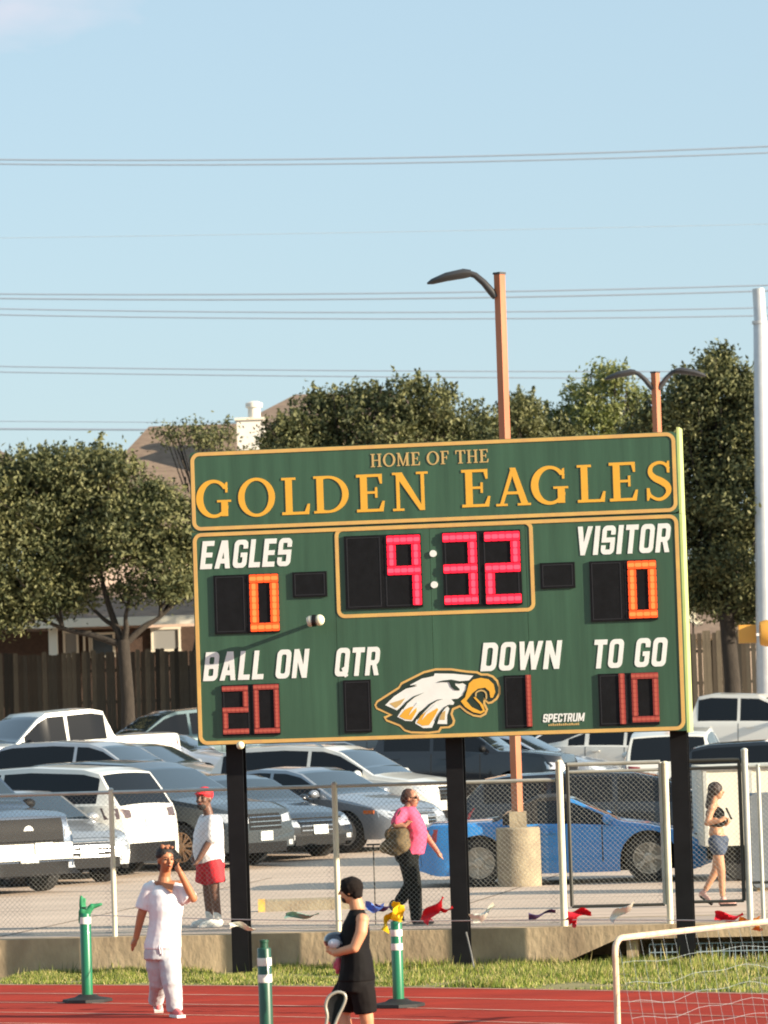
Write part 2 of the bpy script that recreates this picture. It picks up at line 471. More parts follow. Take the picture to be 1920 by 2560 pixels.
SERIF = {
 'G': (.95, [(1, el(.47, .5, .47, .52)), (-1, el(.50, .5, .31, .43)), (-1, rc(.62, .30, 1.2, .76)), (1, [(.80, .66), (.86, .66), (.86, .95), (.80, .92)]), (-1, rc(.87, -.2, 1.3, 1.2)), (1, rc(.68, .02, .86, .42)), (1, rc(.57, .40, .95, .46))]),
 'O': (1.0, [(1, el(.5, .5, .5, .52)), (-1, el(.5, .5, .33, .44))]),
 'L': (.72, [(1, rc(.10, 0, .28, 1)), (1, rc(.0, .935, .38, 1)), (1, rc(0, 0, .70, .075)), (1, [(.58, 0), (.72, 0), (.75, .28), (.69, .28)])]),
 'D': (.95, [(1, el(.38, .5, .56, .5)), (-1, el(.38, .5, .39, .43)), (-1, rc(-.6, -.2, .2, 1.2)), (1, rc(.08, 0, .26, 1)), (1, rc(.0, 0, .40, .065)), (1, rc(.0, .935, .40, 1))]),
 'E': (.72, [(1, rc(.10, 0, .28, 1)), (1, rc(0, .925, .66, 1)), (1, rc(0, 0, .68, .075)), (1, rc(.2, .48, .52, .545)), (1, rc(.49, .37, .55, .65)), (1, [(.56, 1), (.68, 1), (.68, .74), (.63, .74)]), (1, [(.56, 0), (.70, 0), (.74, .28), (.68, .28)])]),
 'N': (.95, [(1, rc(.10, 0, .19, 1)), (1, rc(.76, 0, .85, 1)), (1, [(.04, 1), (.26, 1), (.85, 0), (.72, 0)]), (1, rc(.0, 0, .30, .06)), (1, rc(.64, .94, .95, 1)), (1, rc(0, .94, .2, 1))]),
 'A': (.95, [(1, [(.10, .03), (.20, .03), (.50, .86), (.44, 1)]), (1, [(.40, 1), (.56, 1), (.90, .03), (.71, .03)]), (1, rc(.24, .30, .74, .375)), (1, rc(0, 0, .32, .06)), (1, rc(.60, 0, .97, .06))]),
 'S': (.62, [(1, stroke(spline(SP, 4), [(.075 + .10 * math.exp(-((i - 24) / 9.0) ** 2)) for i in range(49)])), (1, [(.52, .70), (.58, .70), (.58, 1.0), (.54, 1.0), (.50, .9)]), (1, [(.0, .0), (.04, .0), (.10, .12), (.07, .32), (.0, .32)])]),
 'H': (.9, [(1, rc(.10, 0, .26, 1)), (1, rc(.64, 0, .80, 1)), (1, rc(.2, .47, .7, .54)), (1, rc(0, 0, .36, .06)), (1, rc(0, .94, .36, 1)), (1, rc(.54, 0, .9, .06)), (1, rc(.54, .94, .9, 1))]),
 'M': (1.05, [(1, rc(.10, 0, .18, 1)), (1, rc(.78, 0, .95, 1)), (1, [(.06, 1), (.24, 1), (.56, .12), (.48, 0)]), (1, [(.48, 0), (.54, 0), (.95, 1), (.82, 1)]), (1, rc(0, 0, .28, .06)), (1, rc(.7, 0, 1.05, .06)), (1, rc(0, .94, .2, 1)), (1, rc(.85, .94, 1.05, 1))]),
 'F': (.66, [(1, rc(.10, 0, .27, 1)), (1, rc(0, .925, .64, 1)), (1, rc(0, 0, .38, .06)), (1, rc(.2, .47, .5, .54)), (1, rc(.47, .37, .53, .64)), (1, [(.56, 1), (.66, 1), (.66, .72), (.61, .72)])]),
 'T': (.8, [(1, rc(.31, 0, .49, 1)), (1, rc(0, .925, .8, 1)), (1, rc(.2, 0, .6, .06)), (1, [(0, 1), (.12, 1), (.06, .72), (0, .72)]), (1, [(.68, 1), (.8, 1), (.8, .72), (.74, .72)])]),
}
def ring(w=.62, t=.2, tv=.17): return [(1, rr(0, 0, w, 1, .2, r2=.18)), (-1, rr(t, tv, w - t, 1 - tv, .07))]
SANS = {
 'O': (.62, ring()), 'I': (.22, [(1, rc(0, 0, .22, 1))]),
 'E': (.54, [(1, rc(0, 0, .21, 1)), (1, rc(0, 0, .54, .18)), (1, rc(0, .82, .54, 1)), (1, rc(0, .415, .50, .585))]),
 'A': (.70, [(1, [(0, 0), (.21, 0), (.45, 1), (.21, 1)]), (1, [(.25, 1), (.49, 1), (.70, 0), (.49, 0)]), (1, rc(.14, .18, .56, .35))]),
 'G': (.62, ring() + [(-1, rc(.4, .50, .8, .68)), (1, rc(.42, .18, .62, .52)), (1, rc(.32, .38, .62, .54))]),
 'L': (.50, [(1, rc(0, 0, .21, 1)), (1, rc(0, 0, .50, .18))]),
 'S': (.60, [(1, rr(0, 0, .60, 1, .2, r2=.18)), (-1, rc(.2, .585, .40, .83)), (-1, rc(.39, .585, .8, .68)), (-1, rc(.2, .17, .40, .415)), (-1, rc(-.2, .32, .21, .415))]),
 'V': (.68, [(1, [(0, 1), (.22, 1), (.43, 0), (.24, 0)]), (1, [(.46, 1), (.68, 1), (.43, 0), (.24, 0)])]),
 'T': (.56, [(1, rc(.175, 0, .385, 1)), (1, rc(0, .82, .56, 1))]),
 'R': (.62, [(1, rr(0, .36, .60, 1, .2, corners=(1, 0, 0, 1))), (-1, rr(.2, .53, .40, .83, .06)), (1, rc(0, 0, .205, .9)), (1, [(.26, .45), (.46, .45), (.63, 0), (.42, 0)])]),
 'B': (.62, [(1, rr(0, 0, .62, 1, .19, corners=(1, 0, 0, 1))), (-1, rr(.2, .58, .41, .83, .05)), (-1, rr(.2, .17, .42, .42, .05))]),
 'N': (.66, [(1, rc(0, 0, .2, 1)), (1, rc(.46, 0, .66, 1)), (1, [(0, 1), (.21, 1), (.66, 0), (.45, 0)])]),
 'D': (.63, [(1, rr(0, 0, .63, 1, .22, corners=(1, 0, 0, 1))), (-1, rr(.2, .18, .43, .82, .08))]),
 'Q': (.62, ring() + [(1, [(.30, .28), (.42, .34), (.64, .02), (.50, -.05)])]),
 'W': (.98, [(1, [(0, 1), (.2, 1), (.36, 0), (.17, 0)]), (1, [(.40, 1), (.56, 1), (.36, 0), (.18, 0)]), (1, [(.40, 1), (.57, 1), (.80, 0), (.62, 0)]), (1, [(.78, 1), (.98, 1), (.80, 0), (.61, 0)])]),
 'P': (.60, [(1, rr(0, .34, .60, 1, .2, corners=(1, 0, 0, 1))), (-1, rr(.2, .52, .40, .83, .06)), (1, rc(0, 0, .205, .9))]),
 'C': (.60, ring(.60) + [(-1, rc(.38, .36, .8, .64))]),
 'U': (.62, ring() + [(-1, rc(.2, .6, .42, 1.2)), (1, rc(0, .7, .2, 1)), (1, rc(.42, .7, .62, 1))]),
 'M': (.82, [(1, rc(0, 0, .19, 1)), (1, rc(.63, 0, .82, 1)), (1, [(0, 1), (.2, 1), (.5, .1), (.33, .1)]), (1, [(.62, 1), (.82, 1), (.5, .1), (.33, .1)])]),
}
def text_shape(txt, font, gap, space, box, d0, d1, mb, shear=0.0, rise=0.0):
    u0, v0, u1, v1 = box; H = v1 - v0
    tot = sum(space if c == ' ' else font[c][0] + gap for c in txt) - gap + shear
    k = (u1 - u0) / tot; x = 0
    for c in txt:
        if c == ' ': x += space; continue
        w, polys = font[c]
        def fn(a, b, d, x=x): return BW(u0 + (x + a + shear * b) * k, v0 + b * H + rise * (x + a), d)
        shape(polys, fn, d0, d1, mb); x += w + gap

# ------------------------------------------------------------------ scoreboard
g_board = mat('satin green board face', (.038, .094, .056), .45, var=.2, vs=1.1, stretch=(6, 6, .35), bump=.0012, bs=3)  # stretched noise paints vertical sun-glare streaks into the green
g_side = mat('green edge in painted sunlight', (.50, .58, .22), .6, var=.08, vs=3)  # pale sunlit look painted into the colour of the green side
g_dark = mat('dark seam', (.012, .03, .02), .6)
m_gold = mat('gold board trim', (.66, .42, .12), .55, c2=(.58, .34, .12), vs=6)
m_goldtext = mat('golden yellow lettering', (.72, .38, .04), .55, var=.04, vs=9)
m_pale = mat('pale gold small lettering', (.52, .36, .14), .6)
m_white = mat('white vinyl lettering', (.74, .76, .74), .5, var=.05, vs=5)
m_blk = mat('black digit panel', (.006, .0065, .008), .6, spec=.2, bump=.002, bs=90, var=.3, vs=9)
m_post = mat('black painted steel', (.006, .006, .007), .5, var=.3, vs=4, spec=.25)
m_red = mat('lit red LED', (.4, .01, .02), .4, emit=(1.0, .004, .03), es=.75)
m_red2 = mat('lit red LED core', (.4, .04, .04), .4, emit=(1.0, .05, .10), es=.8)
m_org = mat('lit orange LED', (.4, .05, .01), .4, emit=(1.0, .07, .006), es=.6)
m_org2 = mat('lit orange LED core', (.5, .12, .03), .4, emit=(1.0, .15, .03), es=.75)
m_dull = mat('faint red LED', (.22, .035, .028), .5, emit=(.6, .06, .04), es=.10)
m_dull2 = mat('faint red LED core', (.30, .07, .05), .5, emit=(.8, .12, .06), es=.12)

board = root('scoreboard', BW(0, 0, 0), 'green and gold football scoreboard on three black posts', 'scoreboard')
uL, vTL = BUV(469, 1130); uR, vTR = BUV(1692, 1080)
uLb, vBL = BUV(499, 1862); uRb, vBR = BUV(1715, 1829)
UL, UR = (uL + uLb) / 2, (uR + uRb) / 2; VB, VT = (vBL + vBR) / 2, (vTL + vTR) / 2
VM = (BUV(476, 1328)[1] + BUV(1697, 1286)[1]) / 2
DEP = .36
def bbox(u0, v0, u1, v1, d0, d1, mb):
    c = BW((u0 + u1) / 2, (v0 + v1) / 2, (d0 + d1) / 2); mb.box(c, (u1 - u0, d1 - d0, v1 - v0), (bu, bn, Vector((0, 0, 1))))
def flat(poly, d0, d1, mb): mb.prism(poly, d0, d1, lambda a, b, d: BW(a, b, d))
b = MB(); flat(rr(UL, VM + .006, UR, VT, .05), -.30, 0, b); b.build('header_panel', g_board, board)
# the score cabinet is made of vertical sheets
seams = [UL] + [BUV(px, 1600)[0] for px in (842, 1082, 1322)] + [UR]
for i in range(4):
    b = MB(); a0, a1 = seams[i] + (.002 if i else 0), seams[i + 1] - (.002 if i < 3 else 0)
    bbox(a0, VB, a1, VM - .004, -.30, 0 + .001 * (i % 2), b); b.build('score_panel', g_board, board)
b = MB(); bbox(UR + .002, VM - .003, UR + .03, VT + .05, -.42, -.03, b); bbox(UR + .002, VB - .02, UR + .032, VM - .006, -.42, -.03, b)
e = b.build('side_trim', g_side, board); tag(e, 'strip down the right edge, green painted pale for sunlight')
b = MB(); bbox(UL + .05, VB + .05, UR - .05, VT - .05, -.40, -.302, b); b.build('cabinet_back', g_dark, board)
def ringshape(u0, v0, u1, v1, r, w, name, d=.008):
    w += .004
    b = MB(); shape([(1, rr(u0, v0, u1, v1, r, 8)), (-1, rr(u0 + w, v0 + w, u1 - w, v1 - w, max(r - w, .01), 8))], lambda x, y, z: BW(x, y, z), .0012, d, b)
    b.build(name, m_gold, board)
ringshape(UL + .012, VM + .016, UR - .012, VT - .006, .10, .036, 'trim_stripe')
ringshape(UL + .012, VB + .008, UR - .012, VM - .012, .10, .036, 'trim_stripe', .0095)
cu0, cvb = BUV(842, 1546); cu1, cvt = BUV(1331, 1303)
ringshape((cu0 + BUV(838, 1330)[0]) / 2, cvb, cu1, VM - .016, .09, .036, 'trim_stripe', .0078)

def word(txt, font, gap, space, px, m, name, label, shear=0.0, d=.007):
    # each letter is an object of its own

    (xl, yb), (xr, yb2), (xt, yt) = px
    u0, v0 = BUV(xl, yb); u1, v0b = BUV(xr, yb2); ut, v1 = BUV(xt, yt)
    v = (v0 + v0b) / 2; H = v1 - v0
    tot = sum(space if c == ' ' else font[c][0] + gap for c in txt) - gap + shear
    k = (u1 - u0) / tot; x = 0
    for c in txt:
        if c == ' ': x += space; continue
        w, polys = font[c]; b = MB()
        shape(polys, lambda a, e, dd: BW(u0 + (x + a + shear * e) * k, v + e * H, dd), .0022, d, b); x += w + gap
        b.build('letter', m, board)
word('HOME OF THE', SERIF, .12, .45, ((927, 1167), (1221, 1157), (927, 1134)), m_pale, 'lettering', 'small gold words HOME OF THE')
def letters(txt, data, label):
    for c, (x0, x1, yt, yb) in zip(txt, data):
        u0, v0 = BUV(x0, yb); u1, _ = BUV(x1, yb - 1); _, v1 = BUV(x0, yt)
        w, polys = SERIF[c]; b = MB()
        xsn = [p[0] for s, q in polys if s > 0 for p in q]; mn, mxx = min(xsn), w
        if c == 'D': mn = 0
        k = (u1 - u0) / (mxx - mn); H = (v1 - v0)
        shape(polys, lambda a, bb, d: BW(u0 + (a - mn) * k, v0 + bb * H, d), .0022, .007, b)
        b.build('letter', m_goldtext, board)
letters('GOLDEN', [(492, 579, 1203, 1295), (597, 689, 1198, 1292), (706, 773, 1195, 1288), (786, 874, 1191, 1284), (893, 961, 1187, 1281), (983, 1072, 1182, 1278)], 'large gold word GOLDEN')
letters('EAGLES', [(1156, 1225, 1175, 1269), (1241, 1326, 1171, 1266), (1329, 1422, 1168, 1262), (1445, 1512, 1163, 1257), (1525, 1594, 1157, 1254), (1618, 1680, 1154, 1252)], 'large gold word EAGLES')
SH = .17
word('EAGLES', SANS, .12, .3, ((500, 1423), (734, 1415), (502, 1353)), m_white, 'lettering', 'white word EAGLES', SH)
word('VISITOR', SANS, .12, .3, ((1438, 1389), (1682, 1380), (1438, 1317)), m_white, 'lettering', 'white word VISITOR', SH)
word('BALL ON', SANS, .12, .42, ((508, 1703), (776, 1694), (510, 1631)), m_white, 'lettering', 'white words BALL ON', SH)
word('QTR', SANS, .12, .3, ((836, 1691), (955, 1688), (838, 1620)), m_white, 'lettering', 'white letters QTR', SH)
word('DOWN', SANS, .12, .3, ((1201, 1679), (1408, 1671), (1203, 1608)), m_white, 'lettering', 'white word DOWN', SH)
word('TO GO', SANS, .12, .42, ((1480, 1672), (1673, 1665), (1480, 1600)), m_white, 'lettering', 'white words TO GO', SH)
word('SPECTRUM', SANS, .07, .3, ((1357, 1807), (1463, 1802), (1358, 1786)), m_white, 'lettering', 'small white maker name', SH)
b = MB(); u0, v0 = BUV(1371, 1815); u1, v1 = BUV(1449, 1810)
for k in range(15):
    a0 = u0 + (u1 - u0) * k / 15; bbox(a0, v0, a0 + .017, v0 + .018 + .004 * (k % 3), .0022, .005, b)
tag(b.build('small_print', m_pale, board), kind='stuff')

# digit panels and lit segments
def panel(x0, y0, x1, y1, cells=2, name='digit_panel', skew=0):
    u0, v1 = BUV(x0, y0); u1, v0 = BUV(x1, y1)
    b = MB(); bbox(u0, v0, u1, v1, .002, .022, b)
    pn = b.build(name, m_blk, board)
    g = MB()
    for k in range(cells):                      # unlit segment recess lines
        a0 = u0 + (u1 - u0) * k / cells; a1 = u0 + (u1 - u0) * (k + 1) / cells; q = (a1 - a0)
        shape([(1, rc(a0 + q * .06, v0 + .02, a1 - q * .06, v1 - .02)), (-1, rc(a0 + q * .09, v0 + .03, a1 - q * .09, v1 - .03))], lambda x, y, z: BW(x, y, z), .0222, .0245, g)
    g.build('panel_frame', mat('dark grey digit frame', (.013, .013, .016), .5), pn)
    return pn, (u0, v0, u1, v1)
SEG = {'0': 'abcdef', '1': 'bc', '2': 'abged', '3': 'abgcd', '9': 'abfgc'}
def digit(ch, pn, x0, y0, x1, y1, m, mcore, tw=.24, nh=3, nv=5):
    u0, v1 = BUV(x0, y0); u1, v0 = BUV(x1, y1)
    t = (u1 - u0) * tw; vm = (v0 + v1) / 2
    S = {'a': (u0, v1 - t, u1, v1, 1), 'd': (u0, v0, u1, v0 + t, 1), 'g': (u0, vm - t / 2, u1, vm + t / 2, 1),
         'b': (u1 - t, vm, u1, v1, 0), 'c': (u1 - t, v0, u1, vm, 0), 'f': (u0, vm, u0 + t, v1, 0), 'e': (u0, v0, u0 + t, vm, 0)}
    for s in SEG[ch]:
        a0, b0, a1, b1, hz = S[s]
        b = MB(); g = .0006
        # corners belong to the horizontal segments
        if not hz:
            if s in 'bf' and 'a' in SEG[ch]: b1 -= t + .004
            if s in 'ce' and 'd' in SEG[ch]: b0 += t + .004
            if s in 'bf' and 'g' in SEG[ch]: b0 += t / 2 + .004
            if s in 'ce' and 'g' in SEG[ch]: b1 -= t / 2 + .004
        n = max(2, round((a1 - a0) / t * 1.25)) if hz else max(2, round((b1 - b0) / t * 1.25))
        for k in range(n):
            if hz: c0, c1, e0, e1 = a0 + (a1 - a0) * k / n, a0 + (a1 - a0) * (k + 1) / n, b0, b1
            else: c0, c1, e0, e1 = a0, a1, b0 + (b1 - b0) * k / n, b0 + (b1 - b0) * (k + 1) / n
            b.m = 0
            flat(rr(c0 + g * .4, e0 + g * .4, c1 - g * .4, e1 - g * .4, min(c1 - c0, e1 - e0) * .14, 3), .0225, .034, b)
            b.m = 1
            qx, qy = (.04, .27) if hz else (.27, .04); flat(rr(c0 + (c1 - c0) * qx, e0 + (e1 - e0) * qy, c1 - (c1 - c0) * qx, e1 - (e1 - e0) * qy, min(c1 - c0, e1 - e0) * .18, 3), .034, .038, b)
        b.build('lit_segment', [m, mcore], pn)
pn, _ = panel(860, 1341, 1058, 1517, 2); digit('9', pn, 967, 1340, 1056, 1512, m_red, m_red2, .26)
pn, _ = panel(1105, 1331, 1307, 1511, 2); digit('3', pn, 1107, 1334, 1197, 1509, m_red, m_red2, .26); digit('2', pn, 1211, 1331, 1305, 1507, m_red, m_red2, .26)
pn, _ = panel(534, 1439, 700, 1580, 2); digit('0', pn, 624, 1437, 700, 1577, m_org, m_org2, .29)
pn, _ = panel(1473, 1404, 1645, 1549, 2); digit('0', pn, 1569, 1403, 1645, 1544, m_org, m_org2, .29)
panel(731, 1431, 819, 1491, 1); panel(1350, 1408, 1439, 1469, 1)
pn, _ = panel(554, 1713, 702, 1836, 2); digit('2', pn, 556, 1716, 624, 1834, m_dull, m_dull2, .2); digit('0', pn, 634, 1712, 701, 1832, m_dull, m_dull2, .2)
panel(858, 1701, 931, 1830, 1)
pn, _ = panel(1259, 1689, 1331, 1819, 1); digit('1', pn, 1262, 1689, 1332, 1816, m_dull, m_dull2, .2)
pn, _ = panel(1495, 1685, 1649, 1811, 2); digit('1', pn, 1510, 1685, 1566, 1810, m_dull, m_dull2, .28); digit('0', pn, 1578, 1683, 1650, 1804, m_dull, m_dull2, .22)
for px, py in ((1083, 1384), (1086, 1462)):
    u, v = BUV(px, py); b = MB(); flat(el(u, v, .038, .038, 20), .002, .02, b); b.build('colon_dot', m_white, board)

# eagle head emblem (traced shapes laid one above another)
def EZ(pts): return [BUV(920 + x * .217, 1650 + y * .217) for x, y in pts]
def closed(pts, n=4):
    k = len(pts); out = []
    for i in range(k):
        p0, p1, p2, p3 = pts[i - 1], pts[i], pts[(i + 1) % k], pts[(i + 2) % k]
        for q in range(n):
            t = q / n
            out.append(tuple(.5 * ((2 * p1[j]) + (-p0[j] + p2[j]) * t * .9 + (2 * p0[j] - 5 * p1[j] + 4 * p2[j] - p3[j]) * t * t * .9 + (-p0[j] + 3 * p1[j] - 3 * p2[j] + p3[j]) * t ** 3 * .9 + (p2[j] - p1[j]) * .2 * (t - 0) * 0) for j in (0, 1)))
    return out
def inset(p, d):
    if poly_area(p) < 0: p = p[::-1]
    out = []
    n = len(p)
    for i in range(n):
        a, b_, c = p[i - 1], p[i], p[(i + 1) % n]
        e1 = Vector((b_[0] - a[0], b_[1] - a[1])); e2 = Vector((c[0] - b_[0], c[1] - b_[1]))
        if e1.length < 1e-6 or e2.length < 1e-6: continue
        e1.normalize(); e2.normalize(); nn = Vector((-e1.y - e2.y, e1.x + e2.x))
        if nn.length < 1e-6: nn = Vector((-e1.y, e1.x))
        nn.normalize(); k = max(.5, nn.dot(Vector((-e1.y, e1.x))))
        out.append((b_[0] + nn.x * d / k, b_[1] + nn.y * d / k))
    return out
OUT = [(75, 520), (100, 470), (350, 310), (380, 260), (640, 130), (780, 95), (960, 95), (1130, 120), (1260, 130), (1310, 155), (1380, 155), (1445, 180), (1500, 235), (1528, 310), (1528, 390), (1490, 455), (1430, 500), (1385, 508), (1352, 475), (1352, 500), (1385, 570), (1360, 630), (1300, 662), (1215, 650), (1130, 605), (1060, 545), (990, 575), (975, 620), (1005, 700), (990, 752), (940, 785), (850, 790), (825, 835), (700, 850), (500, 845), (420, 820), (365, 765), (210, 705), (180, 655), (240, 630), (95, 565)]
logo = MB()
def lay(polys, z0, z1, m, name='emblem_layer'):
    b = MB(); shape(polys, lambda x, y, z: BW(x, y, z), z0, z1, b); return b, m, name
oc = EZ(OUT); sc1 = .0048
layers = []
layers.append(lay([(1, oc)], .0022, .0050, m_gold))
layers.append(lay([(1, inset(oc, .024))], .0055, .0075, g_dark))
WHITE = [(480, 290), (620, 215), (760, 185), (770, 155), (980, 158), (1215, 180), (1165, 235), (1060, 245), (1130, 290), (1130, 350), (1090, 405), (1035, 445), (960, 452), (995, 490), (985, 515), (910, 520), (940, 560), (912, 640), (912, 738), (800, 735), (815, 690), (850, 570), (790, 660), (738, 780), (640, 785), (545, 730), (560, 680), (640, 590), (700, 520), (590, 600), (510, 705), (430, 700), (340, 655), (400, 560), (450, 480), (335, 580), (200, 520), (300, 420), (440, 330), (570, 300)]
layers.append(lay([(1, EZ(WHITE))], .008, .010, m_white))
gold_f = [[(362, 650), (430, 570), (490, 540), (560, 530), (562, 590), (505, 690), (430, 682)], [(565, 722), (610, 640), (690, 580), (790, 540), (812, 570), (770, 650), (705, 750), (630, 757)], [(250, 500), (350, 470), (430, 440), (380, 510), (320, 555)]]
layers.append(lay([(1, EZ(p)) for p in gold_f[:2]], .0105, .012, m_goldtext))
layers.append(lay([(1, EZ(gold_f[2])), (1, EZ([(825, 690), (850, 610), (895, 580), (885, 690)]))], .0105, .0118, m_pale))
white_in = [stroke([(470, 640), (520, 570), (585, 500)], [.1, 22, 40]), stroke([(620, 690), (680, 610), (790, 530)], [.1, 26, 50])]
layers.append(lay([(1, EZ(p)) for p in white_in], .0125, .0138, m_white))
BEAK = [(1150, 330), (1165, 270), (1215, 225), (1300, 205), (1390, 222), (1450, 280), (1468, 370), (1440, 435), (1412, 435), (1400, 360), (1350, 318), (1270, 330), (1200, 385), (1160, 440), (1135, 470), (1200, 545), (1300, 590), (1325, 580), (1290, 510), (1215, 430), (1240, 425), (1330, 520), (1350, 590), (1300, 620), (1210, 600), (1120, 540), (1070, 475), (1120, 430)]
layers.append(lay([(1, EZ(BEAK))], .0105, .0122, m_goldtext))
layers.append(lay([(1, EZ(stroke(spline([(1245, 420), (1250, 375), (1310, 350), (1360, 380), (1365, 450)], 4), 17)))], .0128, .014, m_pale))
dk = [stroke([(395, 560), (450, 490), (540, 420), (650, 375)], [30, 22, 14, .5]), stroke([(560, 680), (640, 590), (720, 510), (800, 462), (870, 450)], [26, 24, 20, 10, .5]), stroke([(790, 700), (830, 620), (890, 545), (960, 505)], [30, 22, 14, .5]),
      stroke([(800, 255), (870, 243), (960, 240), (1060, 258), (1165, 245)], [6, 16, 30, 26, 8]), [(930, 240), (1000, 240), (1010, 290), (1055, 330), (1060, 350), (1000, 345), (960, 310)], stroke([(480, 300), (560, 285)], [10, 6]), stroke([(1095, 400), (1140, 340), (1145, 290)], [6, 16, 12])]
layers.append(lay([(1, EZ(p)) for p in dk], .0146, .0155, g_dark))
emb = None
for b, m, n in layers:
    if emb is None:
        emb = b.build('eagle_emblem', m, board); tag(emb, 'white and gold eagle head emblem')
    else: b.build('emblem_layer', m, emb)

# posts: rolled steel sections
UZ = Vector((0, 0, 1))
for (xt, yt), (xb, yb) in (((572, 1866), (588, 2436)), ((1127, 1850), (1140, 2423)), ((1690, 1836), (1709, 2412))):
    u, _ = BUV((xt + xb) / 2, (yt + yb) / 2)
    b = MB()
    for d, w, t in ((-.03, .19, .014), (-.21, .19, .014)): b.box(BW(u, .95 + .35, d - .28), (w, t, 3.1), (bu, bn, UZ))
    b.box(BW(u, 1.3, -.40), (.012, .166, 3.1), (bu, bn, UZ))
    b.box(BW(u, 1.3, -.40 - 0), (.10, .06, 3.1), (bu, bn, UZ))
    b.build('post', m_post, board)
# floodlight arm on the face and one below the lower edge
m_alu = mat('pale lamp housing', (.62, .60, .48), .4)
m_lens = mat('pale round lens', (.75, .74, .55), .3)
fl = root('flood_lamp', BW(*BUV(800, 1553), 0), 'small white lamp on a short arm sticking out of the scoreboard face', 'lamp')
u, v = BUV(800, 1553)
b = MB(); b.tube([BW(u, v, .02), BW(u, v, .30)], .022, 10); b.build('arm', m_post, fl, 40)
b = MB(); b.tube([BW(u - .085, v - .01, .31), BW(u - .06, v - .005, .31), BW(u + .0, v, .31)], [.05, .062, .062], 16); b.build('housing', m_alu, fl, 40)
b = MB(); b.tube([BW(u - .03, v, .31), BW(u + .012, v, .31)], [.066, .066], 16); b.build('band', m_post, fl, 40)
b = MB(); b.sphere(BW(u + .05, v + .005, .31), (.058, .058, .062), 16, 10); b.build('lens', m_lens, fl, 60)
u, v = BUV(605, 1863)
fl = root('flood_lamp', BW(u, v, 0), 'small round pale lamp hanging under the lower left edge of the scoreboard', 'lamp')
b = MB(); b.tube([BW(u, v + .02, -.06), BW(u, v + .0, .05)], .012, 8); b.build('arm', m_post, fl, 40)
b = MB(); b.sphere(BW(u, v, .09), .045, 16, 10); b.build('lens', m_lens, fl, 60)
# conduit by the middle post
cx_ = [P(1165, 2330, 45.4), P(1178, 2385, 45.35), P(1186, 2428, 45.3)]
tag_o = MB(); tag_o.tube(spline([tuple(p) for p in cx_], 4), .012, 6)
c = tag_o.build('conduit', mat('grey conduit', (.12, .12, .12), .6), None, 60); tag(c, 'thin bent grey conduit rising from the grass beside the middle scoreboard post', 'cable')

# ------------------------------------------------------------------ vehicles
m_glass = mat('dark car glass', (.006, .007, .009), .06, spec=.35)
m_shield = mat('windscreen glass', (.02, .03, .04), .04, spec=.9, coat=.6)
m_tyre = mat('tyre rubber', (.018, .018, .018), .85)
m_rim = mat('alloy rim', (.40, .38, .35), .4, .2)
m_rimd = mat('dark rim', (.022, .022, .022), .4, .5)
m_rimb = mat('bronze alloy rim', (.55, .34, .20), .4, .1)
m_under = mat('black underbody', (.01, .01, .01), .9)
m_chrome = mat('chrome', (.62, .62, .62), .12, 1.0)
m_headl = mat('headlamp glass', (.62, .64, .66), .1, .3, spec=1.0, coat=1.0)
m_tail = mat('tail lamp', (.25, .02, .02), .2, coat=.6)
m_amber = mat('amber marker', (.6, .14, .03), .3)
m_plate = mat('number plate', (.70, .72, .68), .5)
m_trim = mat('black plastic trim', (.008, .008, .009), .6, spec=.2)
m_seam = mat('panel gap', (.012, .012, .012), .8)
def paint(name, c, metal=.0, rough=.28): return mat('car paint ' + name, c, rough, metal, coat=.8, spec=.5)
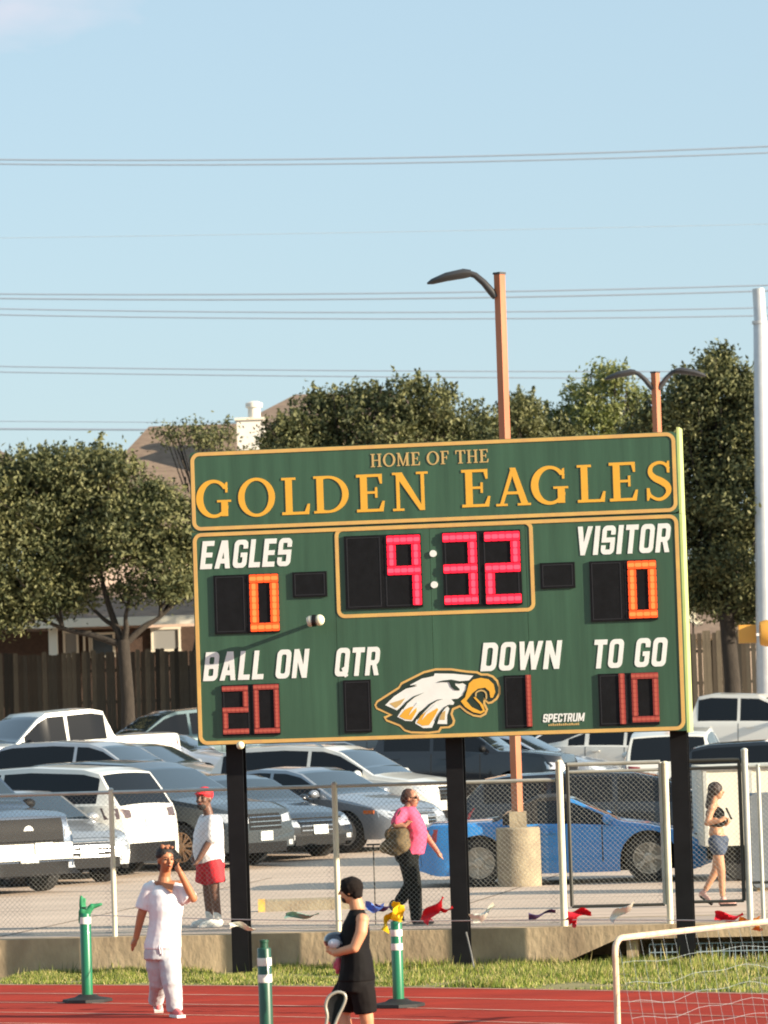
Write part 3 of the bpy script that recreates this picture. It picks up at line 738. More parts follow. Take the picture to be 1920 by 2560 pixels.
TYPES = {
 'sedan': dict(L=4.8, W=1.84, H=1.45, top=[(0, .48), (.02, .60), (.10, .68), (.4, .80), (.8, .89), (1.30, .97), (2.05, 1.36), (2.4, 1.435), (3.0, 1.45), (3.5, 1.40), (4.2, 1.12), (4.65, 1.05), (4.74, .98), (4.79, .75), (4.8, .5)],
   belt=[(0, .5), (.4, .76), (1.3, .90), (3.0, .96), (4.8, 1.0)], ws=(1.32, 2.2), rw=(3.48, 4.2), sg=(1.55, 4.0), pil=[2.7, 3.62], wb=(.95, 3.75), r=.335, cl=.22, fh=.62),
 'suv': dict(L=4.9, W=1.95, H=1.75, top=[(0, .60), (.02, .82), (.08, .95), (.45, 1.05), (1.15, 1.15), (1.9, 1.60), (2.25, 1.71), (3.1, 1.75), (4.1, 1.71), (4.4, 1.64), (4.78, 1.14), (4.85, 1.0), (4.88, .8), (4.9, .55)],
   belt=[(0, .6), (.4, .95), (1.2, 1.06), (3.0, 1.10), (4.9, 1.14)], ws=(1.17, 2.0), rw=(4.42, 4.78), sg=(1.4, 4.42), pil=[2.55, 3.5], wb=(.95, 3.8), r=.375, cl=.26, fh=.78),
 'pickup': dict(L=5.75, W=2.0, H=1.92, top=[(0, .7), (.02, .98), (.08, 1.12), (.6, 1.20), (1.35, 1.25), (2.0, 1.74), (2.25, 1.87), (3.4, 1.92), (3.72, 1.86), (3.9, 1.38), (3.96, 1.32), (5.6, 1.32), (5.71, 1.30), (5.74, 1.0), (5.75, .6)],
   belt=[(0, .7), (.4, 1.08), (1.3, 1.18), (3.9, 1.22), (5.75, 1.24)], ws=(1.37, 2.1), rw=(3.74, 3.9), sg=(1.6, 3.72), pil=[2.72], wb=(1.0, 4.55), r=.40, cl=.32, fh=.86),
 'roadster': dict(L=4.1, W=1.84, H=1.27, top=[(0, .42), (.02, .54), (.12, .62), (.5, .74), (.9, .83), (1.25, .88), (1.9, 1.20), (2.1, 1.25), (2.4, 1.24), (2.75, 1.08), (3.0, .93), (3.9, .90), (4.02, .84), (4.08, .7), (4.1, .45)],
   belt=[(0, .45), (.4, .70), (1.3, .80), (3.0, .84), (4.1, .86)], ws=(1.27, 2.0), rw=(2.6, 2.92), sg=(1.42, 2.5), pil=[2.45], wb=(.88, 3.25), r=.335, cl=.16, fh=.58),
}
def interp(pts, d):
    if d <= pts[0][0]: return pts[0][1]
    for (a, za), (b, zb) in zip(pts, pts[1:]):
        if d <= b: return za + (zb - za) * (d - a) / (b - a)
    return pts[-1][1]
RIMC = {}
def wheel_meshes(r, rimmat, spokes):
    key = (round(r, 3), rimmat.name, spokes)
    if key in RIMC: return RIMC[key]
    w = .115
    b = MB(); b.lathe([(r * .66, -w), (r * .9, -w), (r * .98, -w * .8), (r, -w * .4), (r, w * .4), (r * .98, w * .8), (r * .9, w), (r * .66, w)], n=28, axis='Y', cap=False)
    t = bpy.data.meshes.new('tyre'); t.from_pydata(b.v, [], b.f); t.materials.append(m_tyre); smoothmesh(t, 40)
    b = MB(); R2 = r * .67
    b.m = 0
    b.lathe([(R2, -w * .9), (R2, w * .9), (R2 * .93, w * .92), (R2 * .9, w * .3), (.001, w * .3)], n=28, axis='Y')
    b.m = 1
    for k in range(spokes):
        a = 2 * pi * k / spokes
        for da in (-.14, .14):
            p0 = Vector((cos(a) * .06, w * .75, sin(a) * .06)); p1 = Vector((cos(a + da) * R2 * .95, w * .85, sin(a + da) * R2 * .95))
            b.bar(p0, p1, .03, .022, up=(0, 1, 0))
    b.lathe([(.075, w * .4), (.075, w * .84), (.05, w * .95), (.001, w * .95)], n=14, axis='Y')
    b.lathe([(R2, w * .70), (R2 * 1.02, w * .95), (R2 * .92, w * .97), (R2 * .90, w * .70)], n=28, axis='Y')
    m = bpy.data.meshes.new('rim'); m.from_pydata(b.v, [], b.f); m.materials.append(m_rimd); m.materials.append(rimmat)
    m.polygons.foreach_set('material_index', b.mi)
    RIMC[key] = (t, m); return RIMC[key]

def car(label, typ, pnt, nose_px, Y, th, group, rim=None, spokes=7, H=None, L=None, tail=False, z=None, cat=None, grille='bar', plate=True, name=None, lamps=None, top_mat=None, roofrack=False, dz=0.0, cladding=False):
    T = TYPES[typ]; kL = (L or T['L']) / T['L']; kH = (H or T['H']) / T['H']
    Ln = T['L'] * kL; Wd = T['W']; hw = Wd / 2
    th = radians(th)
    fx = Vector((cos(th), sin(th)))
    q = P(nose_px, 1800, Y); nose = Vector((q.x, Y))
    c2 = nose - fx * (Ln / 2) * (1 if not tail else -1)
    z0 = (zl(c2.x, c2.y) if z is None else z) + dz
    # follow the slope of the car park
    zf = zl(*(c2 + fx * Ln * .3)); zr = zl(*(c2 - fx * Ln * .3))
    R0 = root(name or {'sedan': 'parked_sedan', 'suv': 'parked_suv', 'pickup': 'parked_pickup', 'roadster': 'blue_roadster'}[typ], (c2.x, c2.y, z0), label, cat or {'sedan': 'car', 'suv': 'suv', 'pickup': 'pickup truck', 'roadster': 'sports car'}[typ], group, 0)
    R0.rotation_euler = (0, -atan2(zf - zr, Ln * .6) if z is None else 0, th)
    r = T['r']; ra = r + .065
    X = lambda d: Ln / 2 - d * kL
    wx = [X(d) for d in T['wb']]
    ds = set(np.round(np.arange(0, T['L'] + .001, .085), 4).tolist())
    for p, _ in T['top']: ds.add(p)
    for p in (*T['ws'], *T['rw'], *T['sg']): ds.add(p)
    for p in T['pil']: ds.add(p - .035); ds.add(p + .035)
    st = sorted((X(d), d) for d in ds)
    stations = [(x, d, None) for x, d in st if all(abs(x - w) > ra + .012 for w in wx)]
    for w in wx:
        n = 12
        stations.append((w - ra - .001, (Ln / 2 - w + ra) / kL, T['cl'])); stations.append((w + ra + .001, (Ln / 2 - w - ra) / kL, T['cl']))
        for i in range(n + 1):
            a = pi * i / n; xx = w - cos(a) * ra; stations.append((xx, (Ln / 2 - xx) / kL, max(r + sin(a) * ra - .01, T['cl'])))
    stations.sort(key=lambda s: s[0])
    D = lambda x: (Ln / 2 - x) / kL
    def plan(x):
        e = max(0, (abs(x) - (Ln / 2 - .75)) / .75); return hw * (1 - .20 * e ** 2.6 - (.02 * e))
    sidef = [0, .12, .35, .55, .72, .88, 1.0]
    NR = 0; rings = []
    for x, d, zb in stations:
        w = plan(x); zt = interp(T['top'], d) * kH
        zb = T['cl'] + (.08 * max(0, (abs(x) - Ln / 2 + .25) / .25)) if zb is None else zb
        zbelt = min(interp(T['belt'], d) * kH, zt - .035)
        zb = min(zb, zbelt - .02)
        row = []
        for i, f in enumerate(sidef):
            zz = zb + (zbelt - zb) * f
            rel = (zz - .55 * kH) / (.5 * kH)
            y = w * (1 - .045 * rel * rel * (1 if rel < 0 else .8))
            if f == .88: y -= 0
            row.append((x, y, zz))
        yb = row[-1][1]
        edge = zt - .03
        tum = min(1, max(0, (edge - zbelt) / (.55 * kH)))
        ye = (yb - .02) - tum * (.19 if typ != 'pickup' else .15)
        for f in (.07, .5, .88, 1.0):
            row.append((x, (yb - .02) + (ye - (yb - .02)) * f ** .9, zbelt + (edge - zbelt) * f))
        for k, f in enumerate((.93, .72, .4, 0)):
            row.append((x, ye * f, edge + (zt - edge) * (1 - f * f) + .006))
        rings.append(row)
    n = len(rings[0]); V = []; 
    for s in (1, -1):
        for row in rings: V += [(x, y * s, zz) for x, y, zz in row]
    no = len(rings) * n
    groups = {'body': [], 'windshield': [], 'rear_window': [], 'side_window': {}, 'soft_top': [], 'cladding': []}
    cuts = [T['sg'][0]] + T['pil'] + [T['sg'][1]]
    for i in range(len(rings) - 1):
        d = (stations[i][1] + stations[i + 1][1]) / 2
        gh = (interp(T['top'], d) - interp(T['belt'], d)) * kH
        for j in range(n - 1):
            q = (i * n + j, (i + 1) * n + j, (i + 1) * n + j + 1, i * n + j + 1)
            key = 'body'; sub = None
            if 7 <= j <= 8 and T['sg'][0] < d < T['sg'][1] and gh > .10:
                if any(abs(d - p) < .034 for p in T['pil']):
                    if top_mat: key = 'soft_top'
                else:
                    key = 'side_window'; sub = sum(d > p for p in T['pil'])
            elif top_mat and 7 <= j and T['ws'][1] - .05 <= d < T['rw'][1] and not (j >= 11 and T['rw'][0] < d): key = 'soft_top'
            elif j >= 11 and T['ws'][0] < d < T['ws'][1]: key = 'windshield'
            elif j >= 11 and T['rw'][0] < d < T['rw'][1]: key = 'rear_window'
            elif top_mat and j >= 9 and T['ws'][1] <= d < T['rw'][1] + .1: key = 'soft_top'
            elif cladding and j == 0: key = 'cladding'
            for s, o in ((1, 0), (-1, no)):
                f = tuple(k + o for k in q)
                if s < 0: f = f[::-1]
                if key == 'side_window': groups[key].setdefault((sub, s), []).append(f)
                else: groups[key].append(f)
    for e, i in ((0, 0), (1, len(rings) - 1)):
        loop = [i * n + j for j in range(n)] + [no + i * n + j for j in range(n - 1, -1, -1)]
        groups['body'].append(tuple(loop if e else loop[::-1]))
    def sub(name, faces, m, ang=38):
        if not faces: return None
        used = sorted({k for f in faces for k in f}); ix = {k: a for a, k in enumerate(used)}
        me = bpy.data.meshes.new(name); me.from_pydata([V[k] for k in used], [], [tuple(ix[k] for k in f) for f in faces])
        bm = bmesh.new(); bm.from_mesh(me); bmesh.ops.remove_doubles(bm, verts=bm.verts, dist=1e-5)
        bmesh.ops.recalc_face_normals(bm, faces=bm.faces); bm.to_mesh(me); bm.free()
        me.materials.append(m); smoothmesh(me, ang); return link(name, me, R0, False)
    allf = groups['body'] + groups['windshield'] + groups['rear_window'] + groups['soft_top'] + groups['cladding'] + [f for v in groups['side_window'].values() for f in v]
    bvh = BVHTree.FromPolygons([Vector(v) for v in V], allf)
    sub('body', groups['body'], pnt, 34)
    sub('cladding', groups['cladding'], m_trim)
    sub('windshield', groups['windshield'], m_shield, 80); sub('rear_window', groups['rear_window'], m_glass, 80); sub('soft_top', groups['soft_top'], top_mat or m_trim, 60)
    for v in groups['side_window'].values(): sub('side_window', v, m_glass, 80)
    b = MB(); b.box((0, 0, T['cl'] + .25), (Ln * .93, Wd * .66, .48)); b.box((0, 0, T['cl'] + .05), (Ln * .6, Wd * .9, .08)); b.build('underbody', m_under, R0, None, False)
    tm, rm = wheel_meshes(r, rim or m_rim, spokes)
    for w in wx:
        for s in (1, -1):
            wh = bpy.data.objects.new('wheel', None); col.objects.link(wh); wh.parent = R0
            wh.location = (w, s * (hw - .135), r); wh.rotation_euler = (0, rng.uniform(0, 2), 0 if s > 0 else pi)
            for nm, me in (('tyre', tm), ('rim', rm)):
                o = bpy.data.objects.new(nm, me); col.objects.link(o); o.parent = wh
    # pieces laid on the body
    def patch(name, corners, dirv, m, off=.006, nx=4, ny=3, parent=None, thick=.03, m2=None):
        dirv = Vector(dirv).normalized(); pts = []
        for j in range(ny + 1):
            for i in range(nx + 1):
                a, bb = i / nx, j / ny
                p = [corners[0][k] * (1 - a) * (1 - bb) + corners[1][k] * a * (1 - bb) + corners[2][k] * a * bb + corners[3][k] * (1 - a) * bb for k in range(3)]
                o = Vector(p) - dirv * 3
                h = bvh.ray_cast(o, dirv)
                pts.append((h[0] if h[0] is not None else Vector(p)) - dirv * off)
        fs = [(j * (nx + 1) + i, j * (nx + 1) + i + 1, (j + 1) * (nx + 1) + i + 1, (j + 1) * (nx + 1) + i) for j in range(ny) for i in range(nx)]
        N = len(pts); pts2 = [p + dirv * thick for p in pts]
        bo = [i for i in range(nx + 1)] + [(j + 1) * (nx + 1) - 1 for j in range(1, ny + 1)] + [ny * (nx + 1) + i for i in range(nx - 1, -1, -1)] + [j * (nx + 1) for j in range(ny - 1, 0, -1)]
        fs += [(bo[k], N + bo[k], N + bo[(k + 1) % len(bo)], bo[(k + 1) % len(bo)]) for k in range(len(bo))]
        me = bpy.data.meshes.new(name); me.from_pydata([tuple(p) for p in pts + pts2], [], fs)
        me.materials.append(m); smoothmesh(me, 50)
        return link(name, me, parent or R0, False)
    F = Ln / 2; fh = T['fh'] * kH
    f3 = lambda y0, z0_, y1, z1: [(F, y0, z0_), (F, y1, z0_), (F, y1, z1), (F, y0, z1)]
    r3 = lambda y0, z0_, y1, z1: [(-F, y0, z0_), (-F, y1, z0_), (-F, y1, z1), (-F, y0, z1)]
    gw = .42 if typ != 'pickup' else .62
    g = patch('grille', f3(-gw, fh - .16, gw, fh + .10), (-1, 0, 0), m_trim)
    if grille == 'bar':
        for k in range(3): patch('grille_bar', f3(-gw * .95, fh - .11 + .075 * k, gw * .95, fh - .095 + .075 * k), (-1, 0, 0), m_chrome, .014, 4, 1, parent=g, thick=.012)
    for s in (1, -1):
        y0, y1 = (gw + .02) * s, hw * .93 * s
        patch('headlight', [(F, y0, fh - .05), (F, y1, fh - .02), (F, y1, fh + .13), (F, y0, fh + .06)], (-1, 0, 0), m_headl, .012, 5, 3)
        patch('fog_light', f3(hw * .62 * s, .36 * kH, hw * .80 * s, .44 * kH), (-1, 0, 0), m_headl, .012, 2, 2)
        bz = interp(T['belt'], T['L'] - .2) * kH
        patch('tail_light', [(-F, hw * .55 * s, bz - .20), (-F, hw * .92 * s, bz - .22), (-F, hw * .92 * s, bz - .04), (-F, hw * .55 * s, bz - .08)], (1, 0, 0), lamps or m_tail, .012, 4, 2)
        # side details
        for dc in [T['sg'][0] + .1] + [p for p in T['pil'][:2]] :
            x = X(dc); patch('door_gap', [(x - .008, hw * s, T['cl'] + .14), (x + .008, hw * s, T['cl'] + .14), (x + .008, hw * s, interp(T['belt'], dc) * kH - .01), (x - .008, hw * s, interp(T['belt'], dc) * kH - .01)], (0, -s, 0), m_seam, .002, 1, 6, thick=.01)
        for dc in (T['pil'][0] - .28, (T['pil'][1] - .25) if len(T['pil']) > 1 else T['sg'][1] - .25):
            x = X(dc); bz2 = interp(T['belt'], dc) * kH - .11
            patch('door_handle', [(x - .09, hw * s, bz2), (x + .09, hw * s, bz2), (x + .09, hw * s, bz2 + .03), (x - .09, hw * s, bz2 + .03)], (0, -s, 0), pnt, .03, 2, 1, thick=.03)
        x = X(T['sg'][0] + .02); mb = MB(); zz = interp(T['belt'], T['sg'][0]) * kH + .09
        mb.sphere((x, s * (hw + .07), zz), (.075, .12, .075), 12, 8); mb.box((x, s * (hw - .02), zz - .03), (.05, .1, .03))
        mb.build('mirror', pnt if typ != 'pickup' else m_trim, R0, 60, False)
    patch('lower_intake', f3(-.55, .26 * kH, .55, .42 * kH), (-1, 0, 0), m_trim, .005)
    if plate:
        patch('number_plate', f3(-.155, .45 * kH, .155, .45 * kH + .15), (-1, 0, 0), m_plate, .03, 1, 1, thick=.03)
    patch('rear_bumper', r3(-hw * .8, .30 * kH, hw * .8, .52 * kH), (1, 0, 0), m_trim, .006)
    patch('number_plate', r3(-.155, .80 * kH, .155, .80 * kH + .15), (1, 0, 0), m_plate, .02, 1, 1)
    if roofrack:
        for s in (1, -1):
            mb = MB(); yy = s * (hw - .33); mb.tube([(X(2.3), yy, 1.70 * kH), (X(2.5), yy, 1.765 * kH), (X(3.9), yy, 1.755 * kH), (X(4.1), yy, 1.69 * kH)], .018, 6); mb.build('roof_rail', m_chrome, R0, 60, False)
    return R0, dict(F=F, hw=hw, kH=kH, patch=patch, X=X, bvh=bvh, f3=f3, r3=r3)

GP = 'cars parked in the lot behind the fence'
p_navy = paint('slate blue', (.045, .065, .10), .5, .3); p_silver = paint('silver', (.42, .43, .44), .55, .3)
p_cream = paint('white', (.66, .65, .60), 0, .3); p_grey = paint('dark grey', (.07, .085, .095), .55, .3)
p_black = paint('black', (.008, .009, .012), 0, .18); p_blue = paint('bright blue', (.028, .22, .56), .0, .25)
p_teal = paint('dark teal', (.025, .05, .06), .5, .3); p_lav = paint('light bluish silver', (.45, .50, .58), .5, .3)
p_lt = paint('light grey', (.40, .42, .45), .4, .3)

# nearest row
R0, k = car('dark slate blue truck front at the left edge with a silver bumper and white plate', 'pickup', p_navy, 62, 59.9, -52, GP, rim=m_rimd, H=1.95, grille='none')
bp = k['patch']('front_bumper', k['f3'](-.92, .50, .92, .74), (-1, 0, 0), mat('satin silver bumper', (.55, .54, .50), .35, .2), .05, 10, 2)
k['patch']('front_grille', k['f3'](-.60, .78, .60, 1.10), (-1, 0, 0), m_trim, .035, 8, 3)
k['patch']('lower_valance', k['f3'](-.88, .28, .88, .47), (-1, 0, 0), m_trim, .03, 8, 2)
k['patch']('number_plate', k['f3'](.08, .60, .385, .75), (-1, 0, 0), m_plate, .07, 1, 1)
mb = MB(); F = k['F']; mb.lathe([(.001, .02), (.085, .02), (.085, -.03)], (F + .0, 0, .92), 16, 'X'); mb.build('badge', m_plate, R0, 40, False)
car('silver sedan front end beside the first fence post, next to the slate blue truck', 'sedan', p_silver, 212, 62.8, -56, GP)
R0, k = car('white suv parked tail towards the field behind the silver sedan', 'suv', p_cream, 372, 65.5, 150, GP, tail=True, lamps=mat('smoked tail lamp', (.10, .07, .07), .25, coat=.5), cladding=True, H=1.8, roofrack=False)
k['patch']('bumper_cladding', k['r3'](-k['hw'] * .86, .26, k['hw'] * .86, .56), (1, 0, 0), m_trim, .02, 8, 2)
car('large dark grey suv behind the man in the red cap, bronze spoked wheels', 'suv', p_grey, 655, 67.0, -36, GP, rim=m_rimb, spokes=9, L=5.2, H=1.78)
car('black sedan with bright headlight seen between the left board post and the fence post', 'sedan', p_black, 792, 69.0, -48, GP, rim=m_rimd, H=1.42)
R0, k = car('silver grey sedan with large dark multi-spoke front wheel left of the woman in pink', 'sedan', paint('silver grey', (.30, .32, .35), .5, .3), 1045, 71.0, -38, GP, rim=m_rim, spokes=10, H=1.45)
k['patch']('side_marker', [(k['X'](.35), -k['hw'], .66), (k['X'](.55), -k['hw'], .66), (k['X'](.55), -k['hw'], .72), (k['X'](.35), -k['hw'], .72)], (0, 1, 0), m_amber, .012, 2, 1)
car('white suv with long dark side windows under the left half of the scoreboard', 'suv', p_cream, 1118, 77.5, -26, GP, H=1.68, roofrack=True, spokes=5)
car('black pickup truck stretching behind the middle scoreboard post', 'pickup', p_black, 1425, 84.0, -14, GP, rim=m_rimd, H=1.95, grille='none')
car('bright blue roadster with black soft top behind the chain link gate', 'roadster', p_blue, 1764, 58.4, -3, GP, rim=mat('pewter alloy rim', (.42, .38, .31), .4, .1), spokes=5, top_mat=mat('black canvas roof', (.012, .012, .013), .9), name='parked_roadster')
car('low black wagon just behind the blue roadster', 'suv', p_black, 1975, 66.5, -3, GP, rim=m_rimd, L=5.5, H=1.44, cat='car', name='parked_wagon')
car('light bluish silver sedan with long windshield right of the rusty lamp pole', 'sedan', p_lav, 1530, 88.5, -20, GP)
car('pale grey sedan with dark side windows between the lamp pole and the right board post', 'sedan', p_lt, 1640, 95.0, 196, GP, H=1.5, tail=True)
car('white boxy suv seen from behind at the right scoreboard post', 'suv', p_cream, 1665, 79.0, 82, GP, tail=True, H=1.72)
car('black car with glossy roof at the right edge behind the gate', 'suv', p_black, 2335, 76.0, -12, GP, H=1.55)
car('white crew cab pickup in the far row at the right edge', 'pickup', p_cream, 2150, 97.0, -20, GP)
car('white sedan partly hidden by the right edge of the scoreboard', 'sedan', p_cream, 1880, 91.0, -22, GP)
car('white pickup in the far row at the upper left below the wooden fence', 'pickup', p_cream, -150, 93.0, 218, GP, H=2.12, L=6.1)
car('dark teal suv in the far row left of the scoreboard', 'suv', p_teal, 205, 101.5, 208, GP, H=1.85)
car('silver suv with dark windows in the third row at the left', 'suv', p_lt, 500, 84.5, -27, GP, H=1.68)
car('light silver sedan between the silver suv and the left scoreboard post', 'sedan', p_silver, 600, 89.0, -25, GP)
car('bluish silver sedan half hidden by the lower left corner of the scoreboard', 'sedan', p_lav, 640, 96.5, -20, GP)
car('bluish silver car cut off by the left edge in the third row', 'sedan', p_lav, 110, 91.0, -25, GP)
car('black low sedan roof at the left edge between two rows', 'sedan', p_black, 190, 74.0, -32, GP, H=1.4)
car('dark grey sedan hidden mostly by the scoreboard in the far row', 'sedan', p_grey, 1300, 99.0, -20, GP)

# ------------------------------------------------------------------ lamp poles
m_rust = mat('rust brown painted pole', (.34, .08, .032), .5, c2=(.46, .19, .09), vs=1.4, stretch=(1, 1, .25))
m_lamph = mat('dark bronze lamp head', (.035, .034, .036), .45)
m_pier = mat('tan concrete pier', (.36, .30, .20), .9, c2=(.24, .19, .13), vs=5, bump=.01, bs=30)  # mottled tan concrete of the lamp bases
def lamp(px, py, Yb, topz, side, heads, label, w=.112):
    base = P(px, py, Yb); zb = zl(base.x, base.y)
    R0 = root('street_lamp', (base.x, base.y, zb), label, 'street lamp')
    b = MB(); b.lathe([(.31, 0), (.31, .80), (.29, .82), (.0, .82)], (0, 0, 0), 24); b.build('concrete_base', m_pier, R0, 40, False)
    b = MB(); b.box((-.0, 0, .93), (.24, .24, .22)); b.build('base_cover', m_pier, R0, None, False)
    ax = (Vector((cos(.8), sin(.8), 0)), Vector((-sin(.8), cos(.8), 0)), Vector((0, 0, 1)))
    b = MB(); b.box((0, 0, (topz - zb + 1.0) / 2 + .02), (w, w, topz - zb - 1.0), ax); pole = b.build('pole', m_rust, R0, None, False)
    b = MB(); b.box((0, 0, topz - zb + .035), (w + .02, w + .02, .03), ax); b.build('pole_cap', m_lamph, R0, None, False)
    for s in heads:
        t = topz - zb
        b = MB(); b.tube([(s * .06, 0, t - .30), (s * .12, 0, t - .22), (s * .22, 0, t - .09), (s * .34, 0, t + .02), (s * .44, 0, t + .055)], [.05, .055, .05, .045, .045], 8)
        b.build('arm', m_lamph, R0, 60, False)
        b = MB(); b.tube([(s * .40, 0, t + .05), (s * .50, 0, t + .05), (s * .75, 0, t + .01), (s * .95, 0, t - .05), (s * 1.02, 0, t - .075)], [.05, .07, .062, .04, .012], 10)
        b.v = [(x, y * 2.1, z_) for x, y, z_ in b.v]; b.build('lamp_head', m_lamph, R0, 50, False)
    return R0
lamp(1300, 2215, 57.6, P(1245, 690, 57.6).z, -1, [-1], 'single arm rust brown lamp pole on round concrete base behind the scoreboard')
lamp(1676, 2000, 82.0, P(1643, 935, 82.0).z, 1, [-1, 1], 'double arm lamp pole rising behind the top right of the scoreboard', .125)

# ------------------------------------------------------------------ power lines
m_wire = mat('hazed grey power cable', (.24, .29, .37), .6)  # grey aluminium cable, its colour lightened to stand in for haze
WG = 'overhead power lines'
m_faint = mat('pale thin cable', (.34, .40, .46), .6)
for (a, b_, c, lab, rad, mm) in (
    (399, 395, 366, 'highest overhead power line crossing the sky', .024, m_wire), (410, 408, 382, 'second highest overhead power line, just below the top one', .022, m_wire),
    (735, 733, 713, 'upper line of the pair passing behind the tip of the lamp head', .022, m_wire), (746, 747, 727, 'lower line of the pair just beneath the lamp head', .024, m_wire),
    (772, 781, 769, 'upper line of the second pair crossing the rusty pole', .02, m_wire), (787, 797, 789, 'lower line of the second pair crossing the rusty pole', .02, m_wire),
    (916, 927, 928, 'upper line of the pair just above the middle trees', .018, m_wire), (930, 942, 946, 'lower line of the pair brushing the middle tree tops', .018, m_wire),
    (1053, 1060, 1068, 'thin line low over the left tree in front of the roof', .012, m_wire), (1072, 1079, 1090, 'thick lowest line over the left tree ending behind the roof', .03, m_wire),
    (595, 580, 560, 'very faint thin line in the middle of the sky', .007, m_faint)):
    Yw = 148.0
    P0, P1, P2 = P(0, a, Yw), P(960, b_, Yw), P(1920, c, Yw)
    # parabola through the three points, carried on beyond the frame
    A = np.polyfit([P0.x, P1.x, P2.x], [P0.z, P1.z, P2.z], 2); A[0] = max(min(A[0], .002), -.0006)
    off = P1.z - np.polyval(A, P1.x)
    rad *= 1.25; pts = [(x, Yw, np.polyval(A, x) + off) for x in np.linspace(-60, 60, 41)]
    b = MB(); b.tube(pts, rad, 5); o = b.build('power_line', mm, None, 60); tag(o, lab, 'power line', WG)

# ------------------------------------------------------------------ steel pole with signal at the right
m_steel = mat('galvanised steel', (.50, .51, .52), .45, .35, var=.08, vs=3)
m_sig = mat('yellow signal housing', (.62, .30, .05), .45)
pt = P(1896, 722, 107); pb = P(1915, 1700, 107)
R0 = root('traffic_signal_pole', (pb.x, 107, zl(pb.x, 107)), 'tall tapering grey steel pole at the right edge with orange signal head', 'pole')
b = MB(); H0 = zl(pb.x, 107); b.tube([(pb.x, 107, H0), (pb.x, 107, H0 + 2), (pt.x + .02, 107, pt.z - .9), (pt.x + .02, 107, pt.z - .86), (pt.x, 107, pt.z)], [.27, .25, .185, .165, .16], 20); b.build('shaft', m_steel, R0, 50)
b = MB(); b.tube([(pt.x, 107, pt.z - .92), (pt.x, 107, pt.z - .84)], .20, 20); b.build('collar', m_steel, R0, 50)
q = P(1868, 1585, 105); b = MB(); b.box((q.x, 105, q.z), (.44, .30, .46)); b.build('signal_head', m_sig, R0)
q = P(1915, 1583, 104.6); b = MB(); b.lathe([(.30, -.24), (.34, -.1), (.34, .1), (.27, .1), (.25, -.2)], (q.x + .1, 104.7, q.z), 20, 'X'); b.build('signal_visor', m_sig, R0, 50)
b = MB(); b.bar((q.x - .5, 105, q.z), (pb.x, 107, q.z), .06); b.build('bracket', m_steel, R0)

# ------------------------------------------------------------------ wooden fence
woods = [mat('shaded weathered fence board %s' % n, c, .9, var=.22, vs=5, stretch=(4, 4, .6), bump=.004, bs=20) for n, c in (('grey', (.055, .046, .034)), ('brown', (.045, .034, .023)), ('pale', (.10, .082, .058)), ('dark', (.022, .018, .013)))]  # weathered boards, colours darkened overall to stand in for tree shade
fy = 117.0; fz = 2.3
fx0, fx1 = P(-170, 1650, fy).x, P(2110, 1650, fy).x
topz = P(300, 1628, fy).z
bms = []
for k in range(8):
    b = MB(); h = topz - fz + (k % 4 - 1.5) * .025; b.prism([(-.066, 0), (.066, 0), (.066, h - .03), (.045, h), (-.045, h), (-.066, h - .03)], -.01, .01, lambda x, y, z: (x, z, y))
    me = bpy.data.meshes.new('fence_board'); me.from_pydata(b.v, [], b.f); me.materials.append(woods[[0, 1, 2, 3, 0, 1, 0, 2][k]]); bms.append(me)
wf = root('wooden_fence', ((fx0 + fx1) / 2, fy, fz), 'tall weathered wooden board fence behind the parking lot', 'fence')
n = int((fx1 - fx0) / .139)
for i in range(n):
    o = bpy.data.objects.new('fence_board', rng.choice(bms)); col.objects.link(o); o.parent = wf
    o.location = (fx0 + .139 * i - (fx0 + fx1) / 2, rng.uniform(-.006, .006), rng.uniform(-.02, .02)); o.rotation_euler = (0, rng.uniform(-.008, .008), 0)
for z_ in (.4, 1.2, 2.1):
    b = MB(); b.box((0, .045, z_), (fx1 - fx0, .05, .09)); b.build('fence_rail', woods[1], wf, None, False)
x = fx0 + .6
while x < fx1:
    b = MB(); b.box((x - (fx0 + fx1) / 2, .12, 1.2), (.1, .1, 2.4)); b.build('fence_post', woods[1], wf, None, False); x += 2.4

# ------------------------------------------------------------------ houses
def shingle_mat():
    m = mat('tan brown roof shingles', (.23, .165, .12), .95, c2=(.15, .105, .078), vs=2.5, bump=.01, bs=12, stretch=(1, 1, 4))
    return m
m_roof = shingle_mat(); m_stucco = mat('pale pink brick wall', (.62, .47, .38), .9, var=.1, vs=8); m_fascia = mat('cream fascia board', (.72, .66, .54), .6)
m_brickd = mat('shaded brown brick', (.07, .042, .03), .9, var=.2, vs=12); m_win = mat('house window pane', (.06, .07, .08), .1); m_blind = mat('white window blind', (.26, .26, .25), .7)  # brick colour darkened to stand in for porch shade
m_chim = mat('white siding', (.70, .66, .60), .8, var=.04, vs=3)
def hip(mb, x0, x1, y0, y1, ze, zr, ins, over=.4):
    x0 -= over; x1 += over; y0 -= over; y1 += over; ym = (y0 + y1) / 2
    v = [(x0, y0, ze), (x1, y0, ze), (x1, y1, ze), (x0, y1, ze), (x0 + ins, ym, zr), (x1 - ins, ym, zr), (x0, y0, ze - .16), (x1, y0, ze - .16), (x1, y1, ze - .16), (x0, y1, ze - .16)]
    mb.add(v, [(0, 1, 5, 4), (1, 2, 5), (2, 3, 4, 5), (3, 0, 4), (6, 7, 1, 0), (7, 8, 2, 1), (8, 9, 3, 2), (9, 6, 0, 3), (9, 8, 7, 6)])
